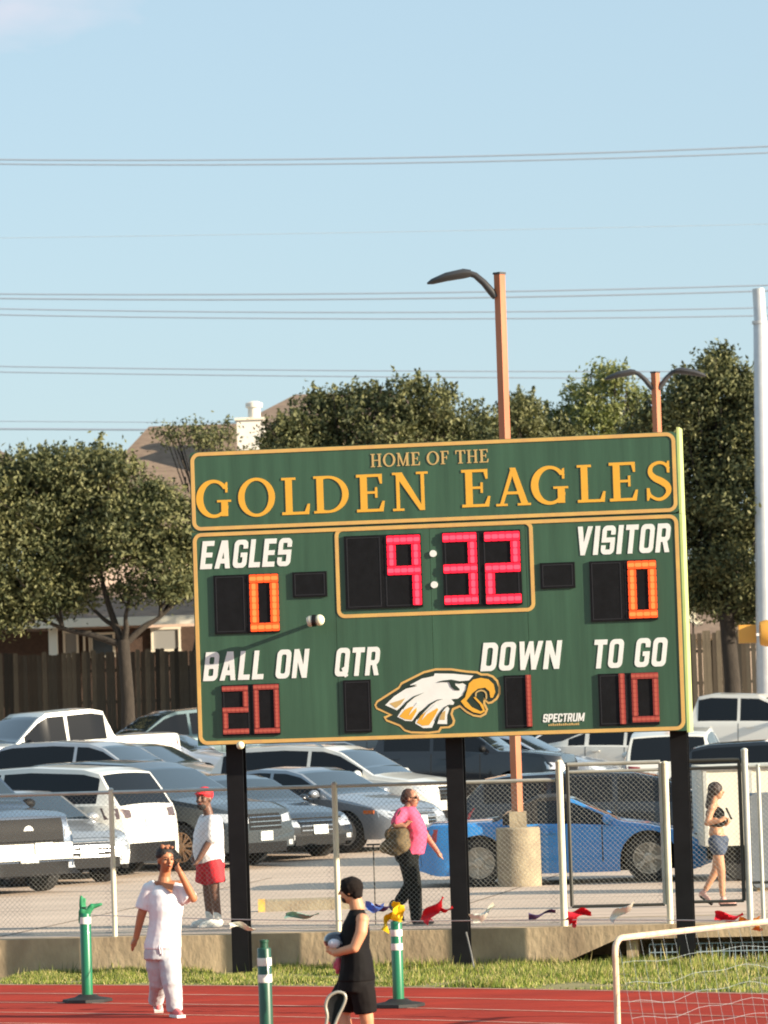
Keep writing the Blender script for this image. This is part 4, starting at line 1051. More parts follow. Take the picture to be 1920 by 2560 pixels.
def house(label, X0, X1, Y0, Y1, eave, ridge, ins, lower=None, chimney=None):
    R0 = root('house', ((X0 + X1) / 2, (Y0 + Y1) / 2, 2.6), label, 'house')
    b = MB(); b.box(((X0 + X1) / 2, (Y0 + Y1) / 2, (2.6 + eave) / 2), (X1 - X0, Y1 - Y0, eave - 2.6)); b.build('wall', m_stucco, R0)
    b = MB(); hip(b, X0, X1, Y0, Y1, eave, ridge, ins); rf = b.build('roof', m_roof, R0)
    return R0, rf
g = lambda px, py, Y: P(px, py, Y)
hx0, hx1 = g(150, 1300, 129).x, g(800, 1300, 129).x
H1, rf = house('two storey house with hipped brown shingle roof behind the left oak', hx0, hx1, 129, 139, g(300, 1335, 129).z, g(500, 1062, 134).z, 3.0)
# single storey wing in front with its lean-to roof, white fascia and posts
le = g(200, 1548, 124).z; lt = g(200, 1468, 128.98).z; lx0, lx1 = g(-200, 1548, 124).x, g(560, 1548, 124).x
b = MB(); b.add([(lx0, 123.6, le), (lx1, 123.6, le), (lx1, 128.98, lt), (lx0, 128.98, lt), (lx0, 123.6, le - .05), (lx1, 123.6, le - .05), (lx1, 128.98, lt - .12), (lx0, 128.98, lt - .12)], [(0, 1, 2, 3), (7, 6, 5, 4), (0, 4, 5, 1), (1, 5, 6, 2), (3, 7, 4, 0)]); b.build('lower_roof', m_roof, H1)
b = MB(); b.box(((lx0 + lx1) / 2, 123.57, le - .12), (lx1 - lx0, .06, .26)); b.build('fascia', m_fascia, H1)
b = MB(); b.box(((lx0 + lx1) / 2, 127.2, (2.6 + le) / 2 - .1), (lx1 - lx0, .3, le - 2.9)); b.build('brick_wall', m_brickd, H1)
b = MB(); b.box((hx0 - 2.4, 133.9, (2.6 + lt) / 2), (4.6, 9.5, lt - 2.6)); b.build('side_wing', m_stucco, H1)
b = MB(); hip(b, hx0 - 4.6, hx0 - .35, 129.3, 138.5, g(100, 1180, 129).z - .6, g(320, 1105, 134).z, 2.2, .1); b.build('side_roof', m_roof, H1)
for px in (128,):
    q = g(px + 5, 1600, 124); b = MB(); b.box((q.x, 124, (2.6 + le) / 2 - .1), (.26, .26, le - 2.85)); b.build('porch_post', m_fascia, H1)
for x0, x1, y0, y1, mm in ((160, 195, 1580, 1640, m_blind), (228, 286, 1585, 1640, m_win), (380, 450, 1572, 1625, m_blind), (210, 226, 1580, 1640, m_brickd)):
    A = g(x0, y0, 127.0); B = g(x1, y1, 127.0)
    b = MB(); b.box(((A.x + B.x) / 2, 127.0, (A.z + B.z) / 2), (B.x - A.x, .06, A.z - B.z)); w_ = b.build('window', mm, H1)
    b = MB()
    for (cx, cz, sx, sz) in (((A.x + B.x) / 2, A.z, B.x - A.x + .1, .07), ((A.x + B.x) / 2, B.z, B.x - A.x + .1, .07), (A.x, (A.z + B.z) / 2, .07, A.z - B.z - .08), (B.x, (A.z + B.z) / 2, .07, A.z - B.z - .08)): b.box((cx, 126.95, cz), (sx, .06, sz))
    b.build('frame', m_fascia, w_)
A = g(592, 1052, 131); B = g(668, 1300, 131)
b = MB(); b.box(((A.x + B.x) / 2, 131.4, (A.z + B.z) / 2), (B.x - A.x, 1.1, A.z - B.z)); ch = b.build('chimney', m_chim, H1)
b = MB(); b.box(((A.x + B.x) / 2, 131.4, A.z + .04), (B.x - A.x + .12, 1.25, .08)); b.build('chimney_cap', m_fascia, ch)
C_ = g(634, 1020, 131); b = MB(); b.lathe([(.20, 0), (.20, .34), (.27, .36), (.27, .5), (.1, .56), (0, .56)], (C_.x, 131.4, A.z + .08), 12); b.build('chimney_pot', m_chim, ch, 40)
X0, X1 = g(640, 1100, 142).x, g(1180, 1100, 142).x
house('second house with brown hipped roof peeking above the middle trees', X0 - 1.5, X1, 142, 152, g(800, 1100, 142).z, g(780, 985, 147).z, 3.2)

X0, X1 = g(1500, 1100, 138).x, g(2120, 1100, 138).x
house('low house with brown roof just showing over the wooden fence at the right', X0, X1, 138, 147, g(1800, 1585, 138).z, g(1800, 1440, 142).z, 3.0)

# ------------------------------------------------------------------ trees
m_bark = mat('crown-shaded oak bark', (.034, .027, .021), .95, var=.3, vs=6, bump=.02, bs=15, stretch=(3, 3, .7))  # bark darkened to stand in for the shade of the crown
m_barkd = m_bark
leafm = [mat('oak leaf', (.105, .112, .050), .6, transl=.10, spec=.2), mat('oak leaf pale', (.18, .18, .082), .55, transl=.12, spec=.2), mat('oak leaf dark', (.045, .055, .025), .6, transl=.08, spec=.2)]
leafl = [mat('light leaf', (.14, .16, .05), .55, transl=.2), mat('light leaf pale', (.20, .21, .07), .5, transl=.2), mat('light leaf dark', (.07, .09, .03), .6, transl=.15)]
def leaves(cent, per, spread, size, mats, parent, seed, spikes=(), name='crown'):
    r = np.random.default_rng(seed); C = np.array(cent); n = len(C)
    cl = np.repeat(np.arange(n), per)
    sp = np.array(spread) if np.ndim(spread) else np.full(n, spread)
    pts = C[cl] + r.normal(0, 1, (n * per, 3)) * sp[cl][:, None] * np.array([1, 1, .75])
    mi = np.repeat(r.choice(3, n, p=[.45, .33, .22]), per)
    flip = r.random(n * per) < .3; mi = np.where(flip, r.integers(0, 3, n * per), mi)
    if len(spikes):
        S = []
        for (x, y, z, h) in spikes:
            k = int(26 * h / .5); t = r.random(k)
            S.append(np.stack([x + r.normal(0, .05, k) * (1.3 - t) + .1 * t * r.normal(), y + r.normal(0, .05, k), z + h * t], 1))
        S = np.concatenate(S); pts = np.concatenate([pts, S]); mi = np.concatenate([mi, r.integers(0, 3, len(S))])
    N = len(pts)
    a = r.normal(0, 1, (N, 3)); a /= np.linalg.norm(a, axis=1)[:, None]
    b_ = np.cross(a, r.normal(0, 1, (N, 3))); b_ /= np.linalg.norm(b_, axis=1)[:, None]
    s = size * r.uniform(.7, 1.3, N)[:, None]; c = np.cross(a, b_)
    v = np.stack([pts - a * s, pts + b_ * s * .45 + c * s * .15, pts + a * s, pts - b_ * s * .45 + c * s * .15], 1).reshape(-1, 3)
    me = bpy.data.meshes.new(name)
    me.vertices.add(4 * N); me.vertices.foreach_set('co', v.ravel())
    me.loops.add(4 * N); me.loops.foreach_set('vertex_index', np.arange(4 * N, dtype=np.int32))
    me.polygons.add(N); me.polygons.foreach_set('loop_start', np.arange(0, 4 * N, 4, dtype=np.int32))
    for m in mats: me.materials.append(m)
    me.polygons.foreach_set('material_index', mi.astype(np.int32)); me.update()
    o = link(name, me, parent); tag(o, kind='stuff'); return o
def tree(name, label, base_px, Y, lobes, ncl, per, seed, fork=None, size=.07, mats=None, spread=.24, trunk_r=.2, spikes=10, depth=1.0, group='trees behind the parking lot', zb=None):
    rr_ = random.Random(seed); s = FOC / Y
    bx = P(base_px, 1740, Y).x; bz = zl(bx, Y) if zb is None else zb
    R0 = root(name, (bx, Y, bz), label, 'tree', group)
    L3 = []
    for (px, py, rp) in lobes:
        q = P(px, py, Y); L3.append((Vector((q.x, Y + rr_.uniform(-.8, .8) * depth, q.z)), rp / s))
    cent = []; tot = sum(r ** 2 for _, r in L3); spk = []
    zmin = min(c.z for c, r in L3)
    for c, r in L3:
        k = max(8, int(ncl * r * r / tot))
        for _ in range(k):
            d = Vector((rr_.gauss(0, 1), rr_.gauss(0, 1), rr_.gauss(0, 1))).normalized(); q = rr_.uniform(.35, 1.0) ** .6
            cent.append(tuple(c + Vector((d.x * r, d.y * r * .9, d.z * r * .88)) * q))
        for _ in range(int(spikes * r)):
            a = rr_.uniform(-1, 1); b_ = rr_.uniform(-.6, .6)
            if a * a + b_ * b_ > .9: continue
            spk.append((c.x + a * r, c.y + b_ * r, c.z + r * .88 * sqrt(max(0, 1 - a * a - b_ * b_)) - .28, rr_.uniform(.3, .75)))
    b = MB(); fz_ = fork if fork is not None else bz + 2.0
    F0 = Vector((bx + rr_.uniform(-.1, .1), Y, fz_))
    b.tube([(bx, Y, bz - .1), (bx, Y, bz + .15), tuple((Vector((bx, Y, bz)) + F0) / 2 + Vector((.05, 0, 0))), tuple(F0)], [trunk_r * 1.5, trunk_r * 1.1, trunk_r * .9, trunk_r * .85], 10)
    near = sorted(L3, key=lambda t: (t[0] - F0).length)
    mains = []
    for c, r in near:
        if len(mains) < 6 and all((c - F0).normalized().dot((m_[0] - F0).normalized()) < .90 for m_ in mains): mains.append((c, r))
    elbows = []
    for c, r in mains:
        mid = F0.lerp(c, .5) + Vector((rr_.uniform(-.15, .15), rr_.uniform(-.2, .2), -.08 * (c - F0).length + .1)); elbows.append(mid)
        b.tube(spline([tuple(F0 - Vector((0, 0, .15))), tuple(F0.lerp(mid, .5) + Vector((rr_.uniform(-.08, .08), 0, rr_.uniform(-.05, .05)))), tuple(mid), tuple(c)], 3), [trunk_r * .55 * (1 - .08 * i_) for i_ in range(10)], 7)
    for c, r in L3:
        mid = min(elbows, key=lambda e_: (e_ - c).length)
        if (c, r) not in mains: b.tube([tuple(mid), tuple(mid.lerp(c, .5) + Vector((rr_.uniform(-.15, .15), 0, .1))), tuple(c)], [trunk_r * .28, trunk_r * .2, trunk_r * .1], 6)
        for _ in range(5):
            e = c + Vector((rr_.uniform(-1, 1), rr_.uniform(-1, 1), rr_.uniform(-.7, 1))) * r * .8
            b.tube([tuple(mid.lerp(c, rr_.uniform(.2, .9))), tuple(mid.lerp(e, .6)), tuple(e)], [trunk_r * .2, trunk_r * .12, .012], 5)
    b.build('trunk', m_bark, R0, 60)
    leaves(cent, per, spread, size, mats or leafm, R0, seed, spk)
    return R0
fk = P(305, 1600, 111.5).z
tree('oak_tree', 'spreading oak with dark forked trunk left of the scoreboard', 318, 111.5,
     [(70, 1250, 125), (200, 1215, 105), (310, 1245, 100), (430, 1320, 112), (40, 1410, 150), (170, 1350, 110), (300, 1330, 100), (110, 1470, 88), (10, 1510, 80), (190, 1480, 55), (420, 1440, 75), (330, 1480, 40), (300, 1190, 45), (235, 1165, 60), (130, 1180, 60), (-90, 1300, 150), (560, 1330, 120), (30, 1180, 60), (480, 1465, 50), (200, 1420, 50), (130, 1170, 50)], 980, 85, 11, fork=fk, size=.075, spread=.22, trunk_r=.2, spikes=8)
tree('oak_tree', 'bushy oak crown rising above the left house roof ridge', 480, 120, [(430, 1088, 22), (490, 1083, 26), (550, 1088, 28), (520, 1110, 24), (620, 1180, 60)], 60, 50, 12, size=.06, zb=2.5)
tree('oak_tree', 'broad oak behind the middle of the scoreboard with spiky top', 960, 113.5,
     [(720, 1110, 70), (800, 1050, 85), (790, 1150, 120), (900, 1020, 75), (960, 1100, 120), (1010, 1010, 65), (1090, 1030, 70), (1080, 1130, 110), (1180, 1080, 75), (850, 1250, 140), (1040, 1270, 150), (1210, 1160, 100), (940, 1420, 130)], 760, 80, 13, fork=6, spikes=13, spread=.19)
tree('oak_tree', 'darker oak low behind the rusty lamp pole', 1330, 117, [(1290, 1050, 55), (1340, 1110, 90), (1260, 1130, 80), (1310, 1010, 28), (1400, 1200, 120)], 260, 80, 14, fork=6, spread=.19)
tree('slender_tree', 'loose pale green tree with sky showing through its top left of the double lamp', 1480, 119, [(1500, 940, 40), (1545, 950, 30), (1450, 985, 30), (1500, 1010, 55), (1420, 1060, 62), (1480, 1090, 80), (1560, 1040, 48), (1590, 990, 25), (1400, 1130, 90)], 210, 60, 15, mats=leafl, fork=6.5, spread=.19)
tree('oak_tree', 'tall dense oak with mottled trunk right of the scoreboard', 1832, 109,
     [(1790, 940, 55), (1720, 985, 60), (1800, 1010, 90), (1880, 985, 65), (1690, 1080, 90), (1800, 1120, 120), (1920, 1080, 120), (1740, 1230, 110), (1860, 1250, 130), (1960, 1230, 120), (1750, 1370, 90), (1860, 1400, 110), (1800, 1480, 80), (1900, 1500, 70), (1725, 1470, 60), (1860, 1535, 45), (1640, 1040, 50), (1620, 1120, 80), (1800, 893, 28)], 960, 80, 16, spread=.20, fork=P(1815, 1530, 109).z, trunk_r=.24)
tree('oak_tree', 'oak beyond the right edge behind the steel pole', 2080, 112, [(2000, 1050, 120), (2100, 1100, 150), (2050, 1250, 150), (2150, 1350, 150)], 200, 60, 17)
tree('oak_tree', 'oak beyond the left edge of the picture', -260, 113, [(-260, 1200, 150), (-180, 1330, 140), (-330, 1330, 150), (-120, 1180, 90)], 200, 60, 18)
# white flowering shrub glimpsed at the right fence
q = P(1748, 1530, 116); R0 = root('white_shrub', (q.x, 118.5, 2.5), 'small sunlit white patch of blossom above the wooden fence right of the scoreboard', 'shrub')
leaves([(q.x + rng.gauss(0, .12), 118.5, q.z + rng.gauss(0, .17)) for _ in range(14)], 30, .06, .05, [mat('white blossom', (.75, .72, .6), .7)] * 3, R0, 3)
b = MB(); b.tube([(q.x, 118.5, 2.5), (q.x, 118.5, q.z)], .03, 6); b.build('trunk', m_bark, R0)

# ------------------------------------------------------------------ chain link fence
m_galv = mat('galvanised fence pipe', (.50, .50, .46), .45, .3, var=.12, vs=5)
m_pipe = mat('cream painted pipe', (.72, .66, .50), .5, var=.1, vs=6)
m_mesh = mat('chain link wire', (.36, .36, .33), .5, .4)
m_dpipe = mat('dark gate pipe', (.055, .055, .05), .5, .3)
FB = .17
def fpt(x, z, d=FB):
    p = Vector((x, wy(x), z)) - wn * d
    return p
def fx(px, py):              # crossing of a photo ray with the fence plane, returned as x, z
    o = Vector((0, WA, 0)) - wn * FB
    d = RAY(px, py); t = (o - CAM).dot(wn) / d.dot(wn); p = CAM + d * t
    return p.x, p.z
def linkmesh(x0, x1, z0, z1, parent, d=FB, w=.0024, pitch=.0561, base=fpt, m=None):
    b = MB(); zz = Vector((0, 0, 1)); H_ = z1 - z0; k = pitch
    for s in (1, -1):
        x = x0 - H_
        while x < x1 + H_:
            a = [x, z0] if s > 0 else [x + H_, z0]; e = [x + H_, z1] if s > 0 else [x, z1]
            # clip in x
            def clip(p, q):
                (ax, az), (bx_, bz) = p, q
                t0, t1 = 0, 1; dx = bx_ - ax
                for lim, sg in ((x0, 1), (x1, -1)):
                    if abs(dx) < 1e-9: continue
                    t = (lim - ax) / dx
                    if sg * dx > 0: t0 = max(t0, t)
                    else: t1 = min(t1, t)
                if t0 >= t1: return None
                return (ax + dx * t0, az + (bz - az) * t0), (ax + dx * t1, az + (bz - az) * t1)
            c = clip(a, e)
            if c:
                p0 = base(c[0][0], c[0][1], d + s * .0016); p1 = base(c[1][0], c[1][1], d + s * .0016)
                nn = wn; t = (p1 - p0)
                if t.length > .02:
                    t.normalize(); sd_ = t.cross(nn).normalized() * w / 2; q = nn * w / 2
                    b.add([p0 + sd_, p0 + q, p0 - sd_, p1 + sd_, p1 + q, p1 - sd_], [(0, 1, 4, 3), (1, 2, 5, 4), (2, 0, 3, 5)])
            x += k * 1.0
    o = b.build('chain_mesh', m or m_mesh, parent); tag(o, kind='stuff'); return o
FT = 2.08
fl_ = root('chain_link_fence', fpt(0, .42), 'chain link fence with pale posts on the kerb left of the gate', 'fence')
xl = -9.0; xg, zg = fx(1391, 1915)
b = MB(); b.tube([fpt(xl, FT), fpt(xg - .05, FT - .01)], .021, 8); b.build('top_rail', m_galv, fl_, 60)
b = MB(); b.tube([fpt(xl, .47), fpt(xg - .05, .47)], .004, 6); b.build('bottom_wire', m_mesh, fl_, 60)
for px, r_, mm, zt in ((276, .030, m_pipe, 2.10), (835, .033, m_pipe, 2.10)):
    x, _ = fx(px, 2150)
    b = MB(); b.tube([fpt(x, .40), fpt(x, zt)], r_, 12); b.build('post', mm, fl_, 60)
    b = MB(); b.sphere(fpt(x, zt), (r_ * 1.1, r_ * 1.1, .03), 10, 6); b.build('post_cap', m_galv, fl_, 60)
for x in (-4.9, -7.2):
    b = MB(); b.tube([fpt(x, .40), fpt(x, 2.1)], .03, 12); b.build('post', m_pipe, fl_, 60)
linkmesh(xl, xg - .06, .45, FT, fl_)
# gate posts and leaves
GT = 2.235
gp = root('gate_post', fpt(xg, .42), 'thick cream gate post left of the chain link gate', 'post')
b = MB(); b.tube([fpt(xg, .38), fpt(xg, GT + .03)], .042, 14); b.sphere(fpt(xg, GT + .03), (.046, .046, .03), 12, 6); b.build('pipe', m_pipe, gp, 60)
def gate(px0, px1, label, mside, mrail, zb=.60, ztop=GT, d=FB):
    x0, _ = fx(px0, 2100); x1, _ = fx(px1, 2100)
    R0 = root('chain_link_gate', fpt((x0 + x1) / 2, zb), label, 'gate')
    b = MB(); b.tube([fpt(x0, ztop), fpt(x1, ztop)], .024, 10); b.build('rail', mside, R0, 60)
    b = MB(); b.tube([fpt(x0, ztop - .085), fpt(x1, ztop - .085)], .018, 10); b.build('rail', mside, R0, 60)
    b = MB(); b.tube([fpt(x0, zb), fpt(x1, zb)], .018, 10); b.build('rail', mrail, R0, 60)
    for x in (x0, x1):
        b = MB(); b.tube([fpt(x, zb - .0), fpt(x, ztop)], .022, 10); b.build('stile', mrail if x == x0 else mside, R0, 60)
    linkmesh(x0 + .02, x1 - .02, zb + .01, ztop - .09, R0)
    return R0
gate(1418, 1650, 'left leaf of the chain link gate, in front of the blue roadster', m_galv, m_dpipe, .64)
x, _ = fx(1662, 2100)
gp = root('gate_post', fpt(x, .42), 'cream gate post between the two gate leaves beside the right board post', 'post')
b = MB(); b.tube([fpt(x, .38), fpt(x, GT - .02)], .036, 14); b.sphere(fpt(x, GT - .02), (.04, .04, .03), 12, 6); b.build('pipe', m_pipe, gp, 60)
gate(1712, 1848, 'right leaf of the gate with dark frame around the woman in shorts', m_dpipe, m_dpipe, .66)
x, _ = fx(1862, 2100)
gp = root('gate_post', fpt(x, .42), 'pale gate post right of the woman in shorts', 'post')
b = MB(); b.tube([fpt(x, .38), fpt(x, GT + .1)], .038, 14); b.sphere(fpt(x, GT + .1), (.042, .042, .03), 12, 6); b.build('pipe', m_galv, gp, 60)
fr = root('chain_link_fence', fpt(x + 2, .42), 'chain link fence right of the gate at the right edge', 'fence')
b = MB(); b.tube([fpt(x + .04, GT - .08), fpt(9, GT - .08)], .021, 8); b.build('top_rail', m_galv, fr, 60)
b = MB(); b.tube([fpt(x + .04, .86), fpt(9, .86)], .016, 8); b.build('lower_rail', m_dpipe, fr, 60)
for xx in (fx(1895, 2100)[0], 6.4, 8.8):
    b = MB(); b.tube([fpt(xx, .40), fpt(xx, GT - .06)], .024, 12); b.build('post', m_galv, fr, 60)
linkmesh(x + .04, 8.8, .48, GT - .09, fr)
# parking stop, stake, box and cabinet in the lot
q0 = P(636, 2270, 52.4); q1 = P(905, 2256, 52.4)
m_stop = mat('old concrete wheel stop', (.33, .28, .19), .9, c2=(.24, .19, .13), vs=6, bump=.01, bs=30)
R0 = root('parking_stop', ((q0.x + q1.x) / 2, 52.4, .42), 'long concrete parking stop with yellow painted end lying in the lot', 'parking stop')
L_ = q1.x - q0.x
b = MB(); b.prism([(-.09, 0), (.09, 0), (.065, .13), (.0, .155), (-.065, .13)], -L_ / 2 + .14, L_ / 2, lambda x, y, z: (z, x, y)); b.build('concrete_bar', m_stop, R0, None, False)
b = MB(); b.prism([(-.094, 0), (.094, 0), (.068, .134), (.0, .16), (-.068, .134)], -L_ / 2 + .05, -L_ / 2 + .138, lambda x, y, z: (z, x, y)); b.build('painted_end', mat('yellow stop paint', (.68, .40, .08), .7, var=.2, vs=8), R0, None, False)
q = P(940, 2325, 48.0); b = MB(); b.tube([(q.x, 48, .42), (q.x, 48, 1.35)], .009, 6); b.box((q.x, 48, 1.36), (.16, .02, .02)); st_ = b.build('metal_stake', m_dpipe, None); tag(st_, 'thin dark metal stake with short crosspiece behind the fence', 'stake')
qa = P(1757, 2000, 56.5)
R0 = root('utility_trailer', (qa.x + 1.3, 57.4, .42), 'cream box trailer behind the gate at the right edge', 'trailer')
zt = P(1800, 1915, 56.5).z
b = MB(); b.box((qa.x + 1.3, 57.5, (.92 + zt) / 2), (2.6, 1.9, zt - .92)); bd = b.build('box_body', mat('cream trailer panel', (.66, .63, .52), .5, var=.05, vs=3), R0)
for i in range(5):
    b = MB(); b.box((qa.x + .02 + .62 * i + .02, 56.535, (.92 + zt) / 2), (.05, .03, zt - .94)); b.build('panel_rib', m_galv, R0)
b = MB(); b.box((qa.x + 1.3, 56.53, zt - .03), (2.62, .04, .06)); b.build('roof_edge', m_chrome, R0)
for xx in (qa.x + .55, qa.x + 1.9):
    b = MB(); b.lathe([(.12, -.1), (.30, -.1), (.32, 0), (.30, .1), (.12, .1)], (xx, 57.0, .74), 24, 'Y'); b.build('wheel', m_tyre, R0, 40)
b = MB(); b.box((qa.x + 1.3, 57.4, .80), (2.4, .1, .18)); b.build('chassis', m_trim, R0)
qa = P(1882, 2180, 53.5)
zt = P(1900, 1984, 53.5).z
R0 = root('utility_cabinet', (qa.x + .45, 53.9, .42), 'plain grey cabinet in front of the cream trailer at the right edge', 'cabinet')
b = MB(); b.prism(rr(0, .47, .9, zt, .07), 0, .7, lambda x, y, z: (qa.x + x, 53.5 + z, y)); b.build('box', mat('grey cabinet', (.14, .16, .18), .6, var=.1, vs=4), R0, 40)
b = MB(); b.box((qa.x + .45, 53.85, .445), (.8, .6, .045)); b.build('plinth', m_conc, R0)
b = MB(); b.box((qa.x + .45, 53.49, (.5 + zt) / 2), (.012, .012, zt - .65)); b.build('door_seam', m_seam, R0)

# ------------------------------------------------------------------ people
_cloud = bpy.data.textures.new('folds', 'CLOUDS'); _cloud.noise_scale = .11; _cloud.noise_depth = 2
_fine = bpy.data.textures.new('strands', 'CLOUDS'); _fine.noise_scale = .03
def fuse(name, mb, m, parent, voxel=.012, smooth=4, disp=0.0, tex=None, fac=.5):
    me = bpy.data.meshes.new(name); me.from_pydata(mb.v, [], mb.f)
    bm = bmesh.new(); bm.from_mesh(me); bmesh.ops.recalc_face_normals(bm, faces=bm.faces); bm.to_mesh(me); bm.free()
    o = bpy.data.objects.new('tmp', me); col.objects.link(o)
    md = o.modifiers.new('r', 'REMESH'); md.mode = 'VOXEL'; md.voxel_size = voxel; md.use_smooth_shade = True
    ms = o.modifiers.new('s', 'SMOOTH'); ms.factor = fac; ms.iterations = smooth
    if disp:
        d = o.modifiers.new('d', 'DISPLACE'); d.texture = tex or _cloud; d.strength = disp; d.texture_coords = 'LOCAL'; d.mid_level = .5
    dg = bpy.context.evaluated_depsgraph_get()
    new = bpy.data.meshes.new_from_object(o.evaluated_get(dg)); new.name = name
    bpy.data.objects.remove(o); bpy.data.meshes.remove(me)
    new.materials.clear(); new.materials.append(m); smoothmesh(new, 180)
    return link(name, new, parent)
def skin(name, c): return mat(name, c, .5, var=.06, vs=9)
def hand(mb, wrist, tip, side, curl=.3, k=1.0, palmn=None):
    w = Vector(wrist); t = Vector(tip); d = (t - w); L = d.length; d.normalize(); s = Vector(side).normalized(); s = (s - d * s.dot(d)).normalized(); n = d.cross(s)
    pc = w + d * L * .48
    mb.capsule(w + d * L * .08, pc, .026 * k, .030 * k); 
    for i, (o, f) in enumerate(((-.030, .86), (-.010, 1.0), (.010, .95), (.029, .78))):
        a = w + d * L * .45 + s * o * k; ln = L * .52 * f
        m1 = a + d * ln * .5 + n * curl * .2 * ln; e = m1 + (d * (1 - curl * .6) + n * curl).normalized() * ln * .5
        mb.capsule(w + d * L * .2 + s * o * .7 * k, a, .012 * k, .0105 * k, 8); mb.capsule(a, m1, .0105 * k, .0095 * k, 8); mb.capsule(m1, e, .0095 * k, .008 * k, 8)
    a = w + d * L * .18 - s * .022 * k; m1 = a + (d * .7 - s * .75).normalized() * L * .22; mb.capsule(a, m1, .013 * k, .011 * k, 8); mb.capsule(m1, m1 + (d * .95 - s * .1).normalized() * L * .2, .011 * k, .009 * k, 8)
def head(mb, c, f, k=1.0, tilt=0.0):
    f = Vector(f).normalized(); s = Vector((0, 0, 1)).cross(f).normalized(); u = (Vector((0, 0, 1)) + f * tilt).normalized(); f = s.cross(u).normalized() * (1 if s.cross(u).dot(f) > 0 else -1); c = Vector(c)
    A = lambda a, b, d: c + f * a * k + s * b * k + u * d * k
    ax = (f, s, u)
    mb.sphere(A(-.008, 0, .028), (.094 * k, .076 * k, .088 * k), 18, 12, ax)
    mb.sphere(A(.022, 0, -.03), (.066 * k, .058 * k, .085 * k), 16, 10, ax)
    mb.capsule(A(.055, 0, -.085), A(.045, 0, -.075), .024 * k, .03 * k)
    mb.capsule(A(.088, 0, .02), A(.106, 0, -.022), .009 * k, .014 * k, 8)
    mb.capsule(A(.078, -.018, -.055), A(.078, .018, -.055), .012 * k, .012 * k, 8)
    for e in (1, -1): mb.sphere(A(-.005, .074 * e, -.005), (.018 * k, .009 * k, .03 * k), 8, 6, ax); mb.sphere(A(.055, .035 * e, -.02), (.03 * k, .025 * k, .025 * k), 8, 6, ax)
    return A, ax
def LF(mb, p, rows, n=18):
    vs = []; fs = []
    for r in rows:
        px, py, rx, ry = r[:4]; c = p(px, py, r[4] if len(r) > 4 else 0)
        for k in range(n): vs.append((c.x + rx * cos(2 * pi * k / n), c.y + ry * sin(2 * pi * k / n), c.z))
    m = len(rows)
    for i in range(m - 1):
        for k in range(n): k2 = (k + 1) % n; fs.append((i * n + k, i * n + k2, (i + 1) * n + k2, (i + 1) * n + k))
    fs.append(tuple(range(n))); fs.append(tuple((m - 1) * n + k for k in range(n - 1, -1, -1)))
    mb.add(vs, fs)
m_eye = mat('eye', (.02, .015, .012), .3); m_lip = mat('lips', (.30, .09, .07), .5); m_brow = mat('dark hair', (.018, .013, .011), .7, bump=.004, bs=120)
def face(A, ax, R0, k=1.0, lips=m_lip):
    for e in (1, -1):
        b = MB(); b.sphere(A(.079, .031 * e, .008), (.008 * k, .014 * k, .008 * k), 8, 6, ax); b.build('eye', m_eye, R0, 60)
        b = MB(); b.capsule(A(.084, .018 * e, .03), A(.078, .046 * e, .032), .004 * k, .003 * k, 6); b.build('eyebrow', m_brow, R0, 60)
    b = MB(); b.sphere(A(.089, 0, -.055), (.008 * k, .024 * k, .007 * k), 10, 6, ax); b.build('mouth', lips, R0, 60)
def limb(mb, pts, rs, n=12):
    for i in range(len(pts) - 1): mb.capsule(pts[i], pts[i + 1], rs[i], rs[i + 1], n)
def shoe(R0, heel, toe, m, ms, k=1.0, lift=0, high=0, name='shoe'):
    h = Vector(heel); t = Vector(toe); d = (t - h); L = d.length; d.normalize()
    b = MB(); s = d.cross(Vector((0, 0, 1))).normalized()
    b.capsule(h + Vector((0, 0, .045 * k)), h + d * L * .45 + Vector((0, 0, .05 * k)), .040 * k, .042 * k); b.capsule(h + d * L * .45 + Vector((0, 0, .045 * k)), t - d * .035 * k + Vector((0, 0, .03 * k)), .043 * k, .03 * k)
    b.capsule(h + Vector((0, 0, .05)), h + d * .03 + Vector((0, 0, .10 * k + high)), .038 * k, .042 * k)
    o = fuse(name, b, m, R0, .009, 3)
    b = MB(); up = s.cross(d); b.box(h + d * L * .46 + Vector((0, 0, .014)), (L * 1.04, .088 * k, .026), (d, s, up if up.z > 0 else -up)); b.build('sole', ms, o)

def PT(Y):
    def f(px, py, dy=0.0): return P(px, py, Y + dy)
    return f

# --- woman in white, walking on the track with a phone
Y = 40.1; p = PT(Y)
gx = p(440, 2548); R0 = root('person', (gx.x, Y, 0), 'woman in white V-neck shirt and pale sweatpants walking on the track with a phone', 'person')
sk = skin('warm brown skin', (.42, .17, .08)); sb = MB()
hc = p(414, 2150, -.02); fdir = Vector((.45, -.9, -.1))
A, ax = head(sb, hc, fdir, 1.02)
neck = p(411, 2195, .02); sR, sL = p(376, 2218, .03), p(452, 2216, -.02)
chest = p(414, 2245, .0); pel = p(405, 2372, .02)
sb.capsule(hc + Vector((0, .01, -.06)), neck, .052, .056); sb.capsule(neck, p(413, 2240, .0), .062, .09)
sb.capsule(sR, sL, .06, .06); LF(sb, p, [(413, 2218, .12, .08), (414, 2245, .14, .10), (412, 2310, .12, .10), (406, 2350, .14, .11), (406, 2385, .155, .12)])
eR, wR, tR = p(354, 2285, .03), p(340, 2345, .06), p(327, 2378, .05)
limb(sb, [sR, eR, wR], [.055, .045, .03]); hand(sb, wR, tR, (.3, 1, 0), .25)
eL, wL, tL = p(482, 2245, -.10), p(451, 2182, -.20), p(436, 2158, -.16)
limb(sb, [sL, eL, wL], [.055, .045, .03]); hand(sb, wL, tL, (0, -.6, 1), .7)
